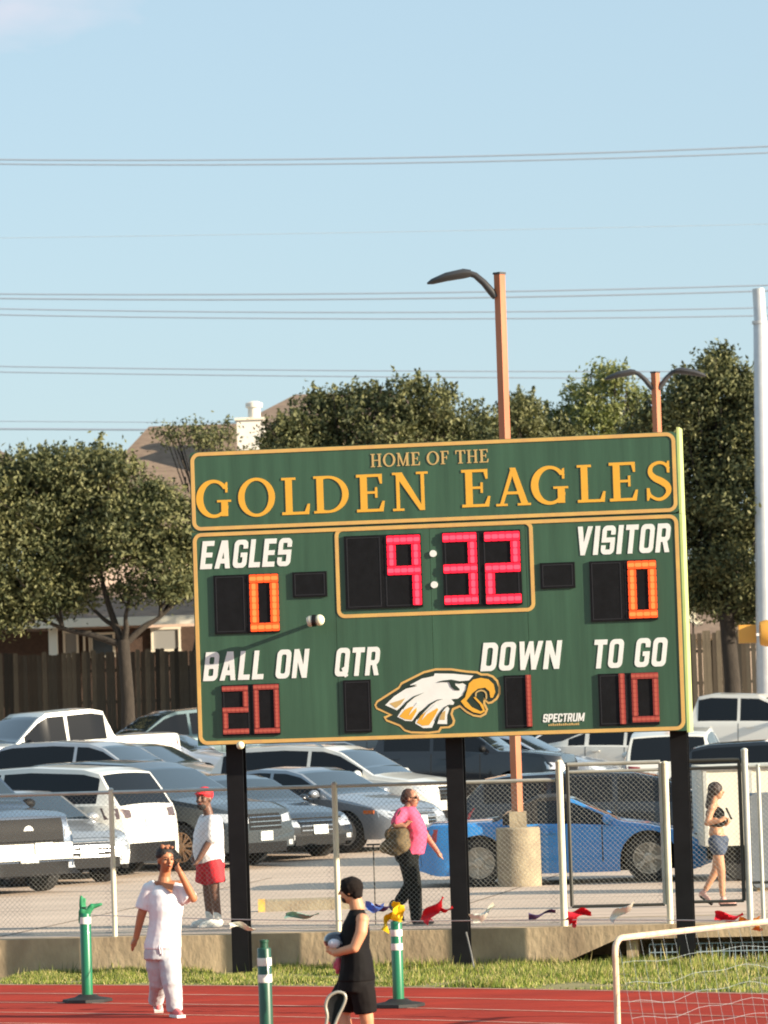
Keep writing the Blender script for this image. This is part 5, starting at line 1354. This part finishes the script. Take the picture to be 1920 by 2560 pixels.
hR, hL = p(388, 2385, .03), p(424, 2385, -.02); kR, kL = p(398, 2455, .10), p(430, 2458, -.10); aR, aL = p(392, 2512, .42), p(437, 2530, -.05)
limb(sb, [hR, kR, aR], [.095, .062, .04]); limb(sb, [hL, kL, aL], [.095, .062, .04])
fuse('body', sb, sk, R0, .0075, 3)
face(A, ax, R0, 1.02)
wt_ = mat('white cotton', (.74, .73, .76), .85); b = MB()
LF(b, p, [(413, 2210, .10, .075, .03), (413, 2219, .15, .10, .01), (414, 2236, .172, .13), (415, 2258, .172, .15), (415, 2276, .168, .155), (413, 2300, .158, .142), (410, 2330, .165, .145), (407, 2356, .18, .155), (406, 2372, .185, .16)])
b.tube([p(392, 2218, .02), p(376, 2224, .03), p(366, 2248, .035), p(357, 2274, .035)], [.085, .088, .084, .084], 14); b.tube([p(436, 2218, -.0), p(452, 2222, -.02), p(466, 2236, -.05), p(476, 2249, -.08)], [.07, .076, .078, .08], 14)
fuse('shirt', b, wt_, R0, .010, 8, .014)
pt_ = mat('pale grey sweatpants cloth', (.50, .52, .55), .9); b = MB()
LF(b, p, [(407, 2350, .165, .14), (406, 2372, .18, .15), (406, 2398, .185, .15)]); b.tube([p(391, 2378, .03), p(393, 2415, .05), kR, p(394, 2478, .24), p(390, 2502, .36)], [.10, .112, .096, .085, .078], 14); b.tube([p(422, 2378, -.02), p(426, 2415, -.06), kL, p(434, 2492, -.08), p(437, 2526, -.06)], [.10, .112, .098, .086, .078], 14)
fuse('sweatpants', b, pt_, R0, .010, 7, .022)
b = MB(); b.prism([(392, 2203), (404, 2206), (422, 2206), (436, 2204), (430, 2233)], -.152, -.10, lambda x, y, d: tuple(p(x, y, d + (.09 if y < 2210 else .0)))); b.build('neckline', sk, R0, 40)
b = MB()
for i in range(2): b.tube([p(402 + i * 5, 2352, -.14), p(398 + i * 6, 2368, -.155), p(401 + i * 4, 2384 + i * 5, -.15)], .007, 6)
b.build('drawstring', wt_, R0, 60)
b = MB(); b.sphere(A(-.018, 0, .048), (.098, .088, .090), 16, 10, ax); b.capsule(A(-.07, 0, -.0), A(-.06, 0, -.07), .05, .055)
fuse('hair', b, m_brow, R0, .009, 2, .012, _fine)
b = MB()
for i in range(7): b.sphere(A(.02 + .03 * cos(i * 2.1), -.05 + .016 * i, .125 + .01 * sin(i * 1.7)), (.022, .018, .016), 8, 6)
fuse('hair_curls', b, mat('auburn hair', (.30, .12, .06), .7), R0, .007, 1, .008, _fine)
pk = mat('pink running shoe', (.70, .16, .16), .6); sole_w = mat('white sole', (.75, .72, .68), .6)
a = G(437, 2540, 0); shoe(R0, (a.x, aL.y, .005), (a.x + .085, aL.y - .2, .005), pk, sole_w)
a = P(392, 2525, Y + .42); shoe(R0, (a.x, Y + .46, .12), (a.x + .03, Y + .27, .02), pk, sole_w)
ph = root('mobile_phone', p(439, 2166, -.17), 'dark phone held to the cheek by the woman in white', 'phone')
b = MB(); c = p(436, 2166, -.15); xa = Vector((.2, -.9, .25)).normalized(); za = Vector((-.35, .1, 1)).normalized(); za = (za - xa * za.dot(xa)).normalized(); ya = za.cross(xa)
b.box(p(441, 2168, -.16), (.055, .010, .12), (xa, ya, za)); b.build('case', m_blk, ph)

# --- man with red cap
Y = 48.9; p = PT(Y); zg = .42
R0 = root('person', (p(520, 2305).x, Y, zg), 'man in red cap, white T-shirt and red shorts beside the left board post', 'person')
sk = skin('deep brown skin', (.15, .07, .045)); sb = MB()
hc = p(510, 1998, 0); f = Vector((-.45, -.85, -.2)); A, ax = head(sb, hc, f, 1.16, -.1)
sb.capsule(hc + Vector((.02, .02, -.06)), p(522, 2040, .02), .055, .06)
sh, el_, wr, tp = p(530, 2055, -.14), p(522, 2105, -.16), p(497, 2148, -.20), p(481, 2168, -.22)
s2, e2, w2, t2 = p(512, 2052, .16), p(495, 2100, .20), p(486, 2140, .12), p(478, 2160, .06)
sb.capsule(sh, s2, .065, .065); sb.sphere(p(523, 2085, 0), (.15, .17, .24)); sb.sphere(p(524, 2150, 0), (.15, .16, .14))
limb(sb, [sh, el_, wr], [.06, .048, .034]); hand(sb, wr, tp, (.3, -1, 0), .5); limb(sb, [s2, e2, w2], [.06, .046, .034]); hand(sb, w2, t2, (.3, 1, 0), .5)
for dy, px, hx in ((-.12, 545, 0), (.14, 524, -8)):
    limb(sb, [p(530 + hx, 2165, dy), p(536 + 2 * hx, 2228, dy), p(px, 2292, dy)], [.09, .062, .042])
fuse('body', sb, sk, R0, .008, 3); face(A, ax, R0, 1.16)
b = MB(); LF(b, p, [(530, 2038, .09, .13), (527, 2050, .14, .19), (523, 2072, .165, .20), (520, 2108, .19, .19), (522, 2138, .185, .185), (526, 2162, .168, .18)])
limb(b, [sh, p(529, 2092, -.15)], [.088, .092]); limb(b, [s2, p(500, 2090, .19)], [.085, .088]); fuse('t_shirt', b, mat('bright white cotton', (.78, .77, .78), .85), R0, .012, 3, .02)
b = MB(); LF(b, p, [(526, 2146, .15, .16), (526, 2162, .175, .20), (526, 2178, .165, .20)]); b.tube([p(530, 2155, -.09), p(538, 2182, -.12), p(542, 2208, -.13)], [.118, .116, .112], 14); b.tube([p(522, 2155, .08), p(515, 2182, .12), p(510, 2208, .14)], [.122, .118, .112], 14); fuse('shorts', b, mat('red shorts cloth', (.55, .02, .03), .75), R0, .012, 3, .02)
b = MB(); b.sphere(A(-.012, 0, .052), (.120, .102, .092), 18, 10, ax); b.sphere(A(.085, 0, .048), (.07, .072, .014), 14, 6, ax); fuse('cap', b, mat('red cap cloth', (.60, .015, .025), .7), R0, .008, 3)
b = MB(); b.sphere(A(.045, 0, -.075), (.056, .058, .046), 12, 8, ax); fuse('beard', b, m_brow, R0, .008, 2, .006, _fine)
ws_ = mat('white high top shoe', (.78, .77, .70), .6)
for dy, px in ((-.12, 545), (.14, 524)):
    q = P(px, 2300, Y + dy); shoe(R0, (q.x + .02, Y + dy, zg + .005), (q.x - .22, Y + dy - .05, zg + .005), ws_, sole_w, 1.05, high=.05)

# --- woman in pink with a bag
Y = 48.0; p = PT(Y)
R0 = root('person', (p(1045, 2308).x, Y, zg), 'woman in bright pink T-shirt and black trousers striding right behind the fence', 'person')
sk = skin('tan skin', (.40, .19, .12)); sb = MB()
hc = p(1027, 1996, 0); f = Vector((.95, -.35, -.05)); A, ax = head(sb, hc, f, .95)
sb.capsule(hc + Vector((-.02, .0, -.06)), p(1016, 2030, 0), .05, .055)
s1, s2 = p(1004, 2035, -.13), p(1030, 2035, .14)
sb.capsule(s1, s2, .055, .055); sb.sphere(p(1030, 2070, 0), (.13, .15, .2)); sb.sphere(p(1026, 2120, 0), (.15, .15, .13))
e1, w1, t1 = p(993, 2068, -.22), p(1018, 2060, -.24), p(1032, 2052, -.20)
limb(sb, [s1, p(988, 2062, -.22), p(1012, 2064, -.24)], [.05, .042, .03]); hand(sb, p(1012, 2064, -.24), p(1028, 2048, -.22), (0, -1, .3), .7)
e2, w2, t2 = p(1062, 2085, .18), p(1093, 2128, .14), p(1107, 2150, .14)
limb(sb, [s2, e2, w2], [.05, .042, .028]); hand(sb, w2, t2, (0, 1, .2), .2)
hipF, hipB = p(1020, 2135, -.06), p(1016, 2135, .08)
kF, aF = p(1037, 2225, -.06), p(1042, 2298, -.04); kB, aB = p(1028, 2210, .10), p(997, 2256, .12)
limb(sb, [hipF, kF, aF], [.09, .06, .04]); limb(sb, [hipB, kB, aB], [.09, .06, .04])
fuse('body', sb, sk, R0, .008, 3); face(A, ax, R0, .95)
b = MB(); b.capsule(s1, s2, .07, .07); LF(b, p, [(1020, 2017, .08, .12), (1021, 2030, .115, .17), (1031, 2052, .138, .17), (1040, 2082, .138, .16), (1037, 2105, .138, .16), (1030, 2136, .145, .165)])
limb(b, [s1, p(993, 2054, -.19)], [.075, .078]); limb(b, [s2, p(1048, 2064, .17)], [.072, .075]); fuse('t_shirt', b, mat('hot pink cotton', (.80, .09, .20), .8), R0, .012, 3, .022)
b = MB(); b.sphere(p(1018, 2140, 0), (.15, .15, .11)); limb(b, [hipF, kF, p(1040, 2290, -.05)], [.115, .085, .072]); limb(b, [hipB, kB, p(1001, 2250, .12)], [.112, .082, .07]); fuse('trousers', b, mat('black trousers cloth', (.009, .010, .0095), .85, spec=.15), R0, .012, 3, .02)
b = MB(); b.sphere(A(-.03, 0, .03), (.09, .085, .09), 14, 10, ax); b.sphere(A(-.085, 0, -.01), (.05, .055, .06), 10, 8, ax); fuse('hair', b, mat('brown hair', (.07, .03, .022), .7), R0, .009, 2, .012, _fine)
b = MB()
for e in (1, -1): b.sphere(A(.082, .03 * e, .008), (.01, .024, .016), 10, 6, ax)
b.capsule(A(.07, -.055, .012), A(-.01, -.078, .008), .004, .004, 6); b.build('sunglasses', m_blk, R0, 60)
bs_ = mat('black shoe', (.015, .015, .015), .6); rs_ = mat('dark red shoe', (.20, .02, .03), .6)
q = P(1042, 2305, Y - .04); shoe(R0, (q.x - .03, Y - .04, zg + .005), (q.x + .2, Y - .07, zg + .005), rs_, bs_)
q = P(992, 2262, Y + .12); shoe(R0, (q.x - .06, Y + .12, zg + .17), (q.x + .08, Y + .12, zg + .02), bs_, bs_)
bg = root('tote_bag', p(980, 2120, -.16), 'brown camouflage tote bag hanging from the shoulder of the woman in pink', 'bag')
b = MB(); b.capsule(p(965, 2118, -.16), p(1002, 2108, -.20), .08, .12); b.capsule(p(975, 2085, -.17), p(1003, 2090, -.20), .07, .10); b.capsule(p(958, 2122, -.15), p(990, 2122, -.2), .05, .09)
fuse('bag_body', b, mat('mottled brown bag cloth', (.20, .14, .07), .85, c2=(.07, .055, .03), vs=14), bg, .012, 4, .03)
b = MB(); b.tube(spline([tuple(p(968, 2080, -.22)), tuple(p(990, 2050, -.24)), tuple(p(1004, 2026, -.16)), tuple(p(1010, 2050, -.1))], 5), .012, 6); b.build('strap', mat('brown strap', (.10, .06, .03), .8), bg, 60)

# --- man in black from behind, near the camera
Y = 33.0; p = PT(Y)
R0 = root('person', (p(880, 2560).x, Y, 0), 'man in black sleeveless shirt and black shorts walking left on the track in the foreground', 'person')
sk = skin('light tanned skin', (.58, .27, .15)); sb = MB()
hc = p(876, 2228, 0); f = Vector((-.97, .25, -.08)); A, ax = head(sb, hc, f, .88)
nk = p(893, 2270, 0); sb.capsule(hc + Vector((.03, 0, -.04)), nk, .052, .06)
s1, s2 = p(906, 2300, -.13), p(885, 2300, .15)
sb.capsule(s1, s2, .055, .05); LF(sb, p, [(893, 2285, .07, .10), (889, 2330, .09, .13), (890, 2400, .10, .13), (893, 2440, .12, .14)])
e1, w1 = p(886, 2370, -.17), p(838, 2383, -.10)
limb(sb, [s1, p(903, 2330, -.16), e1, w1], [.052, .050, .040, .030]); hand(sb, w1, p(822, 2368, -.02), (0, -.4, -1), .8)
limb(sb, [s2, p(868, 2360, .2), p(846, 2400, .12)], [.048, .04, .028]); hand(sb, p(846, 2400, .12), p(843, 2424, .10), (1, .3, 0), .3)
h1, h2 = p(898, 2450, -.07), p(892, 2450, .08)
k1, a1 = p(917, 2545, -.06), p(926, 2655, .05); k2, a2 = p(858, 2535, .1), p(885, 2650, .0)
a1.z = max(a1.z, .09); a2.z = .09
limb(sb, [h1, k1, a1], [.085, .056, .038]); limb(sb, [h2, k2, a2], [.085, .056, .038])
fuse('body', sb, sk, R0, .0065, 3); face(A, ax, R0, .88)
bk = mat('black sports cloth', (.007, .0065, .007), .8, spec=.15); b = MB()
LF(b, p, [(893, 2272, .055, .065), (892, 2286, .075, .12), (889, 2308, .104, .16), (888, 2336, .118, .178), (889, 2368, .112, .18), (893, 2404, .128, .182), (892, 2440, .148, .186), (891, 2452, .150, .186)])
fuse('tank_top', b, bk, R0, .01, 3, .012)
b = MB(); LF(b, p, [(892, 2430, .13, .16), (892, 2452, .146, .18), (890, 2478, .15, .18)]); b.tube([p(903, 2462, -.07), p(910, 2495, -.065), p(915, 2532, -.06)], [.105, .10, .092], 14); b.tube([p(876, 2462, .07), p(862, 2492, .09), p(856, 2525, .1)], [.115, .115, .098], 14); fuse('shorts', b, mat('faded black shorts', (.010, .0085, .0085), .85, spec=.15), R0, .01, 3, .014)
b = MB(); b.sphere(A(-.015, 0, .035), (.094, .084, .088), 16, 10, ax); b.sphere(A(-.055, 0, -.015), (.055, .07, .06), 10, 8, ax); b.sphere(A(.03, 0, .085), (.05, .055, .035), 12, 8, ax); fuse('hair', b, mat('short dark hair', (.010, .007, .006), .9, spec=.2), R0, .007, 1, .014, _fine)
b = MB(); b.sphere(A(.045, 0, -.07), (.04, .045, .035), 10, 8, ax); fuse('beard', b, m_brow, R0, .008, 2, .005, _fine)
for a_, dy in ((a1, 0), (a2, 0)): shoe(R0, (a_.x + .03, a_.y, .005), (a_.x - .2, a_.y, .005), bs_, sole_w)
hm = root('football_helmet', p(836, 2352, -.02), 'dark and white football helmet carried under the arm of the man in black', 'helmet')
b = MB(); b.sphere(p(838, 2352, .0), (.095, .10, .075)); b.sphere(p(852, 2358, 0), (.08, .09, .06)); fuse('shell', b, mat('glossy navy shell', (.015, .02, .04), .25, coat=.8), hm, .008, 3)
b = MB(); b.sphere(p(836, 2358, -.065), (.055, .05, .045)); fuse('white_panel', b, mat('white shell panel', (.60, .60, .68), .4), hm, .008, 2)
gl = root('glove', p(845, 2412, .10), 'pink glove dangling from the hand of the man in black', 'glove')
b = MB(); b.capsule(p(847, 2402, .09), p(846, 2420, .09), .026, .03)
for i in range(4): b.capsule(p(841 + 3.2 * i, 2420, .09), p(841 + 3.0 * i, 2434 - abs(i - 1.5), .09), .011, .009, 8)
b.capsule(p(838, 2408, .08), p(835, 2420, .08), .011, .009, 8)
fuse('palm', b, mat('pink glove cloth', (.62, .10, .16), .7), gl, .006, 2)

# --- woman behind the gate
Y = 49.9; p = PT(Y)
R0 = root('person', (p(1825, 2255).x, Y, zg), 'woman with long dark hair, black sleeveless top and denim shorts behind the dark gate leaf', 'person')
sk = skin('golden tan skin', (.50, .25, .14)); sb = MB()  # own tan skin tone
hc = p(1791, 1978, 0); f = Vector((.95, -.3, -.25)); A, ax = head(sb, hc, f, .86)
sb.capsule(hc + Vector((-.02, 0, -.05)), p(1783, 2012, 0), .045, .05)
s1, s2 = p(1780, 2020, -.12), p(1790, 2020, .12)
sb.capsule(s1, s2, .048, .048); sb.sphere(p(1787, 2045, 0), (.10, .13, .15)); sb.sphere(p(1791, 2082, 0), (.095, .12, .11)); sb.sphere(p(1797, 2100, 0), (.115, .14, .09))
limb(sb, [s1, p(1768, 2058, -.16), p(1800, 2052, -.22)], [.045, .036, .026]); hand(sb, p(1800, 2052, -.22), p(1817, 2040, -.18), (0, -1, .2), .7)
limb(sb, [s2, p(1788, 2060, .18), p(1815, 2060, .02)], [.045, .036, .026]); hand(sb, p(1815, 2060, .02), p(1826, 2046, -.02), (0, 1, .2), .7)
h1, h2 = p(1790, 2105, -.07), p(1802, 2105, .07)
k1, a1 = p(1803, 2175, -.07), p(1806, 2236, -.02); k2, a2 = p(1790, 2175, .09), p(1765, 2222, .12)
limb(sb, [h1, k1, a1], [.08, .052, .035]); limb(sb, [h2, k2, a2], [.08, .052, .035])
fuse('body', sb, sk, R0, .008, 3); face(A, ax, R0, .86)
b = MB(); b.sphere(p(1788, 2036, 0), (.118, .14, .10)); b.sphere(p(1790, 2055, 0), (.115, .138, .08)); b.sphere(p(1797, 2042, -.05), .07); b.sphere(p(1797, 2042, .06), .07); fuse('sleeveless_top', b, bk, R0, .01, 2, .01)
b = MB(); b.sphere(p(1796, 2100, 0), (.13, .152, .08)); limb(b, [h1, p(1796, 2124, -.07)], [.098, .096]); limb(b, [h2, p(1798, 2122, .08)], [.096, .094]); fuse('denim_shorts', b, mat('blue denim', (.045, .065, .11), .8, var=.25, vs=20), R0, .01, 2, .014)
b = MB(); b.sphere(A(-.02, 0, .03), (.094, .088, .092), 14, 10, ax); b.capsule(A(-.05, 0, .0), A(-.10, 0, -.20), .065, .06); b.capsule(A(-.07, 0, -.12), A(-.11, 0, -.27), .05, .025); fuse('hair', b, mat('long dark brown hair', (.035, .02, .016), .6), R0, .009, 2, .014, _fine)
for a_, hz in ((a1, 0), (a2, .10)): shoe(R0, (a_.x - .02 - hz * .4, a_.y, zg + .005 + hz), (a_.x + .17 - hz, a_.y - .03, zg + .005), mat('pale pink shoe', (.60, .34, .28), .6), bs_, .85)
ph = root('mobile_phone', p(1822, 2028, -.12), 'black phone held up by the woman behind the gate', 'phone')
b = MB(); b.box(p(1822, 2034, -.10), (.02, .075, .15), (Vector((.9, 0, .4)).normalized(), Vector((0, 1, 0)), Vector((-.4, 0, .9)).normalized())); b.build('case', m_blk, ph)

# ------------------------------------------------------------------ green marker tubes with rubber bases, pennants
m_tube = mat('green plastic tube', (.010, .16, .075), .35, coat=.3); m_dtube = mat('dark green plastic tube', (.010, .07, .04), .4, coat=.3)
m_refl = mat('white reflective band', (.78, .80, .74), .4); m_rub = mat('black rubber base', (.014, .013, .013), .7)
def marker(px, py, label, top, mm, r=.055, bands=True):
    g_ = G(px, py, 0); R0 = root('marker_post', (g_.x, g_.y, 0.008), label, 'marker post')
    b = MB(); b.lathe([(.26, 0), (.255, .03), (.13, .05), (.09, .075), (.0, .075)], (0, 0, 0), 8); b.build('base', m_rub, R0, 30, False)
    b = MB(); b.lathe([(r, .07), (r, top), (r * .9, top + .01), (.0, top + .012)], (0, 0, 0), 20); b.build('tube', mm, R0, 40, False)
    if bands:
        for z0_, z1_ in ((top - .135, top - .07), (top - .27, top - .205)):
            b = MB(); b.lathe([(r + .002, z0_), (r + .003, z0_ + .002), (r + .003, z1_), (r + .002, z1_)], (0, 0, 0), 20); b.build('reflective_band', m_refl, R0, 40, False)
    b = MB(); b.lathe([(r * .62, top), (r * .62, top + .05), (r * .7, top + .055), (r * .7, top + .075), (0, top + .08)], (0, 0, 0), 16); b.build('cap', m_dtube, R0, 40, False)
    return R0, g_
t1, g1 = marker(219, 2506, 'green marker tube on black base with a green rag at its top', .90, m_tube, .058, False)
b = MB(); b.lathe([(.061, .80), (.061, .87)], (0, 0, 0), 20); b.build('reflective_band', m_refl, t1, 40, False)
g2 = P(650, 2345, 33.6)
t2, _ = marker(652, 2658, 'dark green marker tube with two white bands, cut off by the lower edge', .98, m_dtube, .056)
t2.location = (g2.x + .03, 33.6, 0.008)
for o in t2.children: pass
t3, g3 = marker(997, 2518, 'green marker tube with black base behind the man in black, yellow pennant at its top', .82, m_tube, .056)
m_rag = mat('green cloth', (.02, .22, .09), .7, var=.2, vs=20)
b = MB(); q = g1 + Vector((0, 0, .93))
b.capsule(q + Vector((-.03, 0, -.03)), q + Vector((-.035, 0, .16)), .03, .018); b.capsule(q + Vector((-.01, 0, -.02)), q + Vector((.0, 0, .13)), .025, .014)
b.capsule(q + Vector((-.02, 0, -.05)), q + Vector((.07, -.01, .05)), .045, .035); b.capsule(q + Vector((.07, -.01, .05)), q + Vector((.17, -.01, .075)), .032, .012); b.capsule(q + Vector((-.03, 0, -.1)), q + Vector((-.02, 0, 0)), .04, .05)
o = fuse('green_rag', b, m_rag, None, .009, 2, .02); tag(o, 'crumpled bright green cloth tied on the top of the left marker tube', 'cloth')
# string of pennants
sp = [(g1 + Vector((0, 0, .90)))] + [None] + [g3 + Vector((0, 0, .84))]
sp[1] = (sp[0] + sp[2]) / 2 + Vector((0, .3, -.03))
ext = [P(1300, 2300, 39.2), P(1560, 2300, 38.4), P(1830, 2302, 37.6), P(2150, 2310, 36.4)]
path = [tuple(x) for x in sp + ext]
ps = root('pennant_string', sp[1], 'string of coloured plastic pennants blowing between the marker tubes', 'pennant string')
b = MB(); b.tube(spline(path, 8), .005, 5); b.build('cord', m_galv, ps, 60)
cols = {'white': (.80, .79, .74), 'red': (.65, .015, .03), 'blue': (.10, .20, .60), 'yellow': (.80, .58, .02), 'teal': (.28, .45, .38), 'purple': (.10, .08, .20), 'orange': (.75, .35, .06)}
def pennant(px, py, Y, c, dx, dz, w=.10, L=.24, seed=0):
    q = P(px, py, Y); r_ = random.Random(seed); vs = []; fs = []; nx, ny = 8, 4
    d = Vector((dx, r_.uniform(-.3, .3), dz)).normalized(); s = Vector((0, .35, 1)); s = (s - d * s.dot(d)).normalized(); n_ = d.cross(s)
    for i in range(nx + 1):
        t = i / nx
        for j in range(ny + 1):
            u_ = (j / ny - .5) * w * (1 - .7 * t)
            vs.append(q + d * (t - .35) * L + s * (u_ + .02 * sin(t * 5 + seed)) + n_ * (.035 * sin(t * 7 + j * 1.1 + seed)))
    N = len(vs); vs += [v + n_ * .004 for v in vs]
    for i in range(nx):
        for j in range(ny):
            a = i * (ny + 1) + j; fs.append((a, a + 1, a + ny + 2, a + ny + 1)); fs.append((N + a, N + a + ny + 1, N + a + ny + 2, N + a + 1))
    b = MB(); b.add(vs, fs); b.build('pennant', mat(c + ' pennant plastic', cols[c], .5, transl=.25), ps, 60)
for i, a in enumerate([(596, 2316, 40.9, 'white', 1, -.12, .07, .26), (742, 2290, 40.6, 'teal', 1, .12, .07, .34), (932, 2268, 40.1, 'blue', 1, .05, .10, .18), (960, 2266, 40.15, 'purple', 1, .1, .06, .24),
    (988, 2285, 39.7, 'yellow', .15, 1, .12, .18), (966, 2310, 39.75, 'yellow', .6, 1, .09, .2), (1002, 2290, 39.72, 'yellow', .1, 1, .06, .16), (1078, 2284, 39.6, 'red', .55, .8, .15, .30), (1105, 2273, 39.6, 'red', 1, .1, .045, .16), (1200, 2288, 39.4, 'white', 1, .55, .10, .26),
    (1345, 2286, 39.1, 'purple', 1, .05, .05, .26), (1440, 2287, 38.8, 'red', 1, .1, .12, .22), (1428, 2300, 38.85, 'red', .4, -.5, .07, .12), (1548, 2286, 38.5, 'white', .8, .75, .10, .28), (1812, 2292, 37.7, 'red', 1, .1, .10, .26), (1868, 2300, 37.5, 'orange', 1, .05, .04, .2), (1893, 2316, 37.4, 'orange', .2, 1, .08, .11)]):
    pennant(*a[:4], dx=a[4], dz=a[5], w=a[6], L=a[7], seed=i)

# ------------------------------------------------------------------ small goal with net in the right foreground
m_goalp = mat('cream painted goal pipe', (.74, .60, .42), .5, c2=(.62, .40, .26), vs=12)
m_net = mat('pale blue net cord', (.22, .27, .29), .8)
c0 = P(1537, 2352, 35.0); c1 = P(1895, 2314, 36.8); gl_ = root('training_goal', (c0.x, 35.0, 0), 'small cream pipe goal with pale net at the right edge in the foreground', 'goal')
d = (c1 - c0); d.z = 0; d.normalize(); tz = c0.z + .02
c1 = c0 + d * 3.2; c1.z = tz
foot = Vector((c0.x + .0, 35.0, .0))
pts = [foot, foot + Vector((0, 0, tz - .16))] + [Vector((c0.x, 35.0, 0)) + d * (.11 * (1 - cos(radians(a)))) + Vector((0, 0, tz - .11 + .11 * sin(radians(a)))) for a in (0, 22, 45, 67, 90)]
b = MB(); b.tube([tuple(x) for x in pts] + [tuple(Vector((c0.x, 35.0, tz)) + d * 3.0)] + [tuple(Vector((c0.x, 35, tz - .11)) + d * 3.11), tuple(Vector((c0.x, 35, 0)) + d * 3.11)], .027, 12); b.build('frame', m_goalp, gl_, 60)
back = Vector((d.y, -d.x, 0)); back = back if back.y < 0 else -back
back = back.normalized()
o3 = Vector((c0.x, 35.0, 0))
b = MB(); b.tube([tuple(o3 + Vector((0, 0, .02))), tuple(o3 + back * .32 + Vector((0, 0, .02))), tuple(o3 + back * .32 + d * 3.11 + Vector((0, 0, .02))), tuple(o3 + d * 3.11 + Vector((0, 0, .02)))], .02, 8); b.build('ground_frame', m_goalp, gl_, 60)
b = MB(); nxn, nyn = 18, 6
def net(u, v):
    sag = .12 * sin(pi * v) + .05 * sin(u * 9) * sin(pi * v)
    return o3 + d * (3.11 * u) + back * (.16 * (1 - v) ** .8 + .03) + Vector((0, 0, (tz - .02) * v - sag * .6 + .02 * sin(u * 23) * sin(pi * v)))
for i in range(nxn + 1):
    b.tube([tuple(net(i / nxn, j / nyn)) for j in range(nyn + 1)], .0017, 3)
for j in range(nyn + 1):
    b.tube([tuple(net(i / nxn, j / nyn)) for i in range(nxn + 1)], .0017, 3)
for (a0, a1_) in ((0, 1),):
    for j in range(6): b.tube([tuple(o3 + Vector((0, 0, tz * j / 6))), tuple(o3 + back * (.30 * (1 - (j / 6)) ** .8) + Vector((0, 0, tz * j / 6)))], .0017, 3)
nt = b.build('net', m_net, gl_, None); tag(nt, kind='stuff')

# ------------------------------------------------------------------ folding chair with rounded grey back in the foreground
ch = root('folding_chair', (P(820, 2520, 31.0).x, 31.0, 0), 'rounded grey tube chair back with black fabric at the lower edge', 'chair')
q = PT(31.0)
loop = [q(818, 2545), q(814, 2515), q(822, 2492), q(840, 2481), q(858, 2483), q(864, 2495), q(858, 2515), q(845, 2542), q(833, 2575)]
m_gt = mat('warm grey metal tube', (.36, .33, .28), .4, .3)
b = MB(); lo = [tuple(x) for x in loop]; b.tube(spline([tuple(q(806, 2600))] + lo + [tuple(q(826, 2610))], 5), .012, 8); b.build('back_frame', m_gt, ch, 60)
b = MB(); pl = spline(lo, 4); n = len(pl); cc = Vector((0, 0, 0))
for x in pl: cc += Vector(x)
cc /= n; vs = [tuple(cc + Vector((0, .03, 0)))] + pl + [tuple(cc + Vector((0, .045, 0)))] + [(x, y + .012, z) for x, y, z in pl]
b.add(vs, [(0, i + 1, (i + 1) % n + 1) for i in range(n)] + [(n + 1, n + 2 + (i + 1) % n, n + 2 + i) for i in range(n)]); b.build('backrest', m_blk, ch, 60)
sx = q(815, 2600).x; sz = .42
b = MB(); b.box((sx + .03, 31.2, sz), (.42, .42, .03)); b.build('seat', m_blk, ch)
for a_, c_ in ((-.17, 31.0), (.23, 31.0), (-.17, 31.4), (.23, 31.4)):
    b = MB(); b.tube([(sx + a_, c_, 0), (sx + a_ * .95, c_, sz)], .012, 8); b.build('leg', m_gt, ch, 60)
b = MB(); b.tube([tuple(q(806, 2600)), (sx - .17, 31.0, sz)], .012, 8); b.tube([tuple(q(826, 2610)), (sx + .23, 31.0, sz)], .012, 8); b.build('back_stay', m_gt, ch, 60)
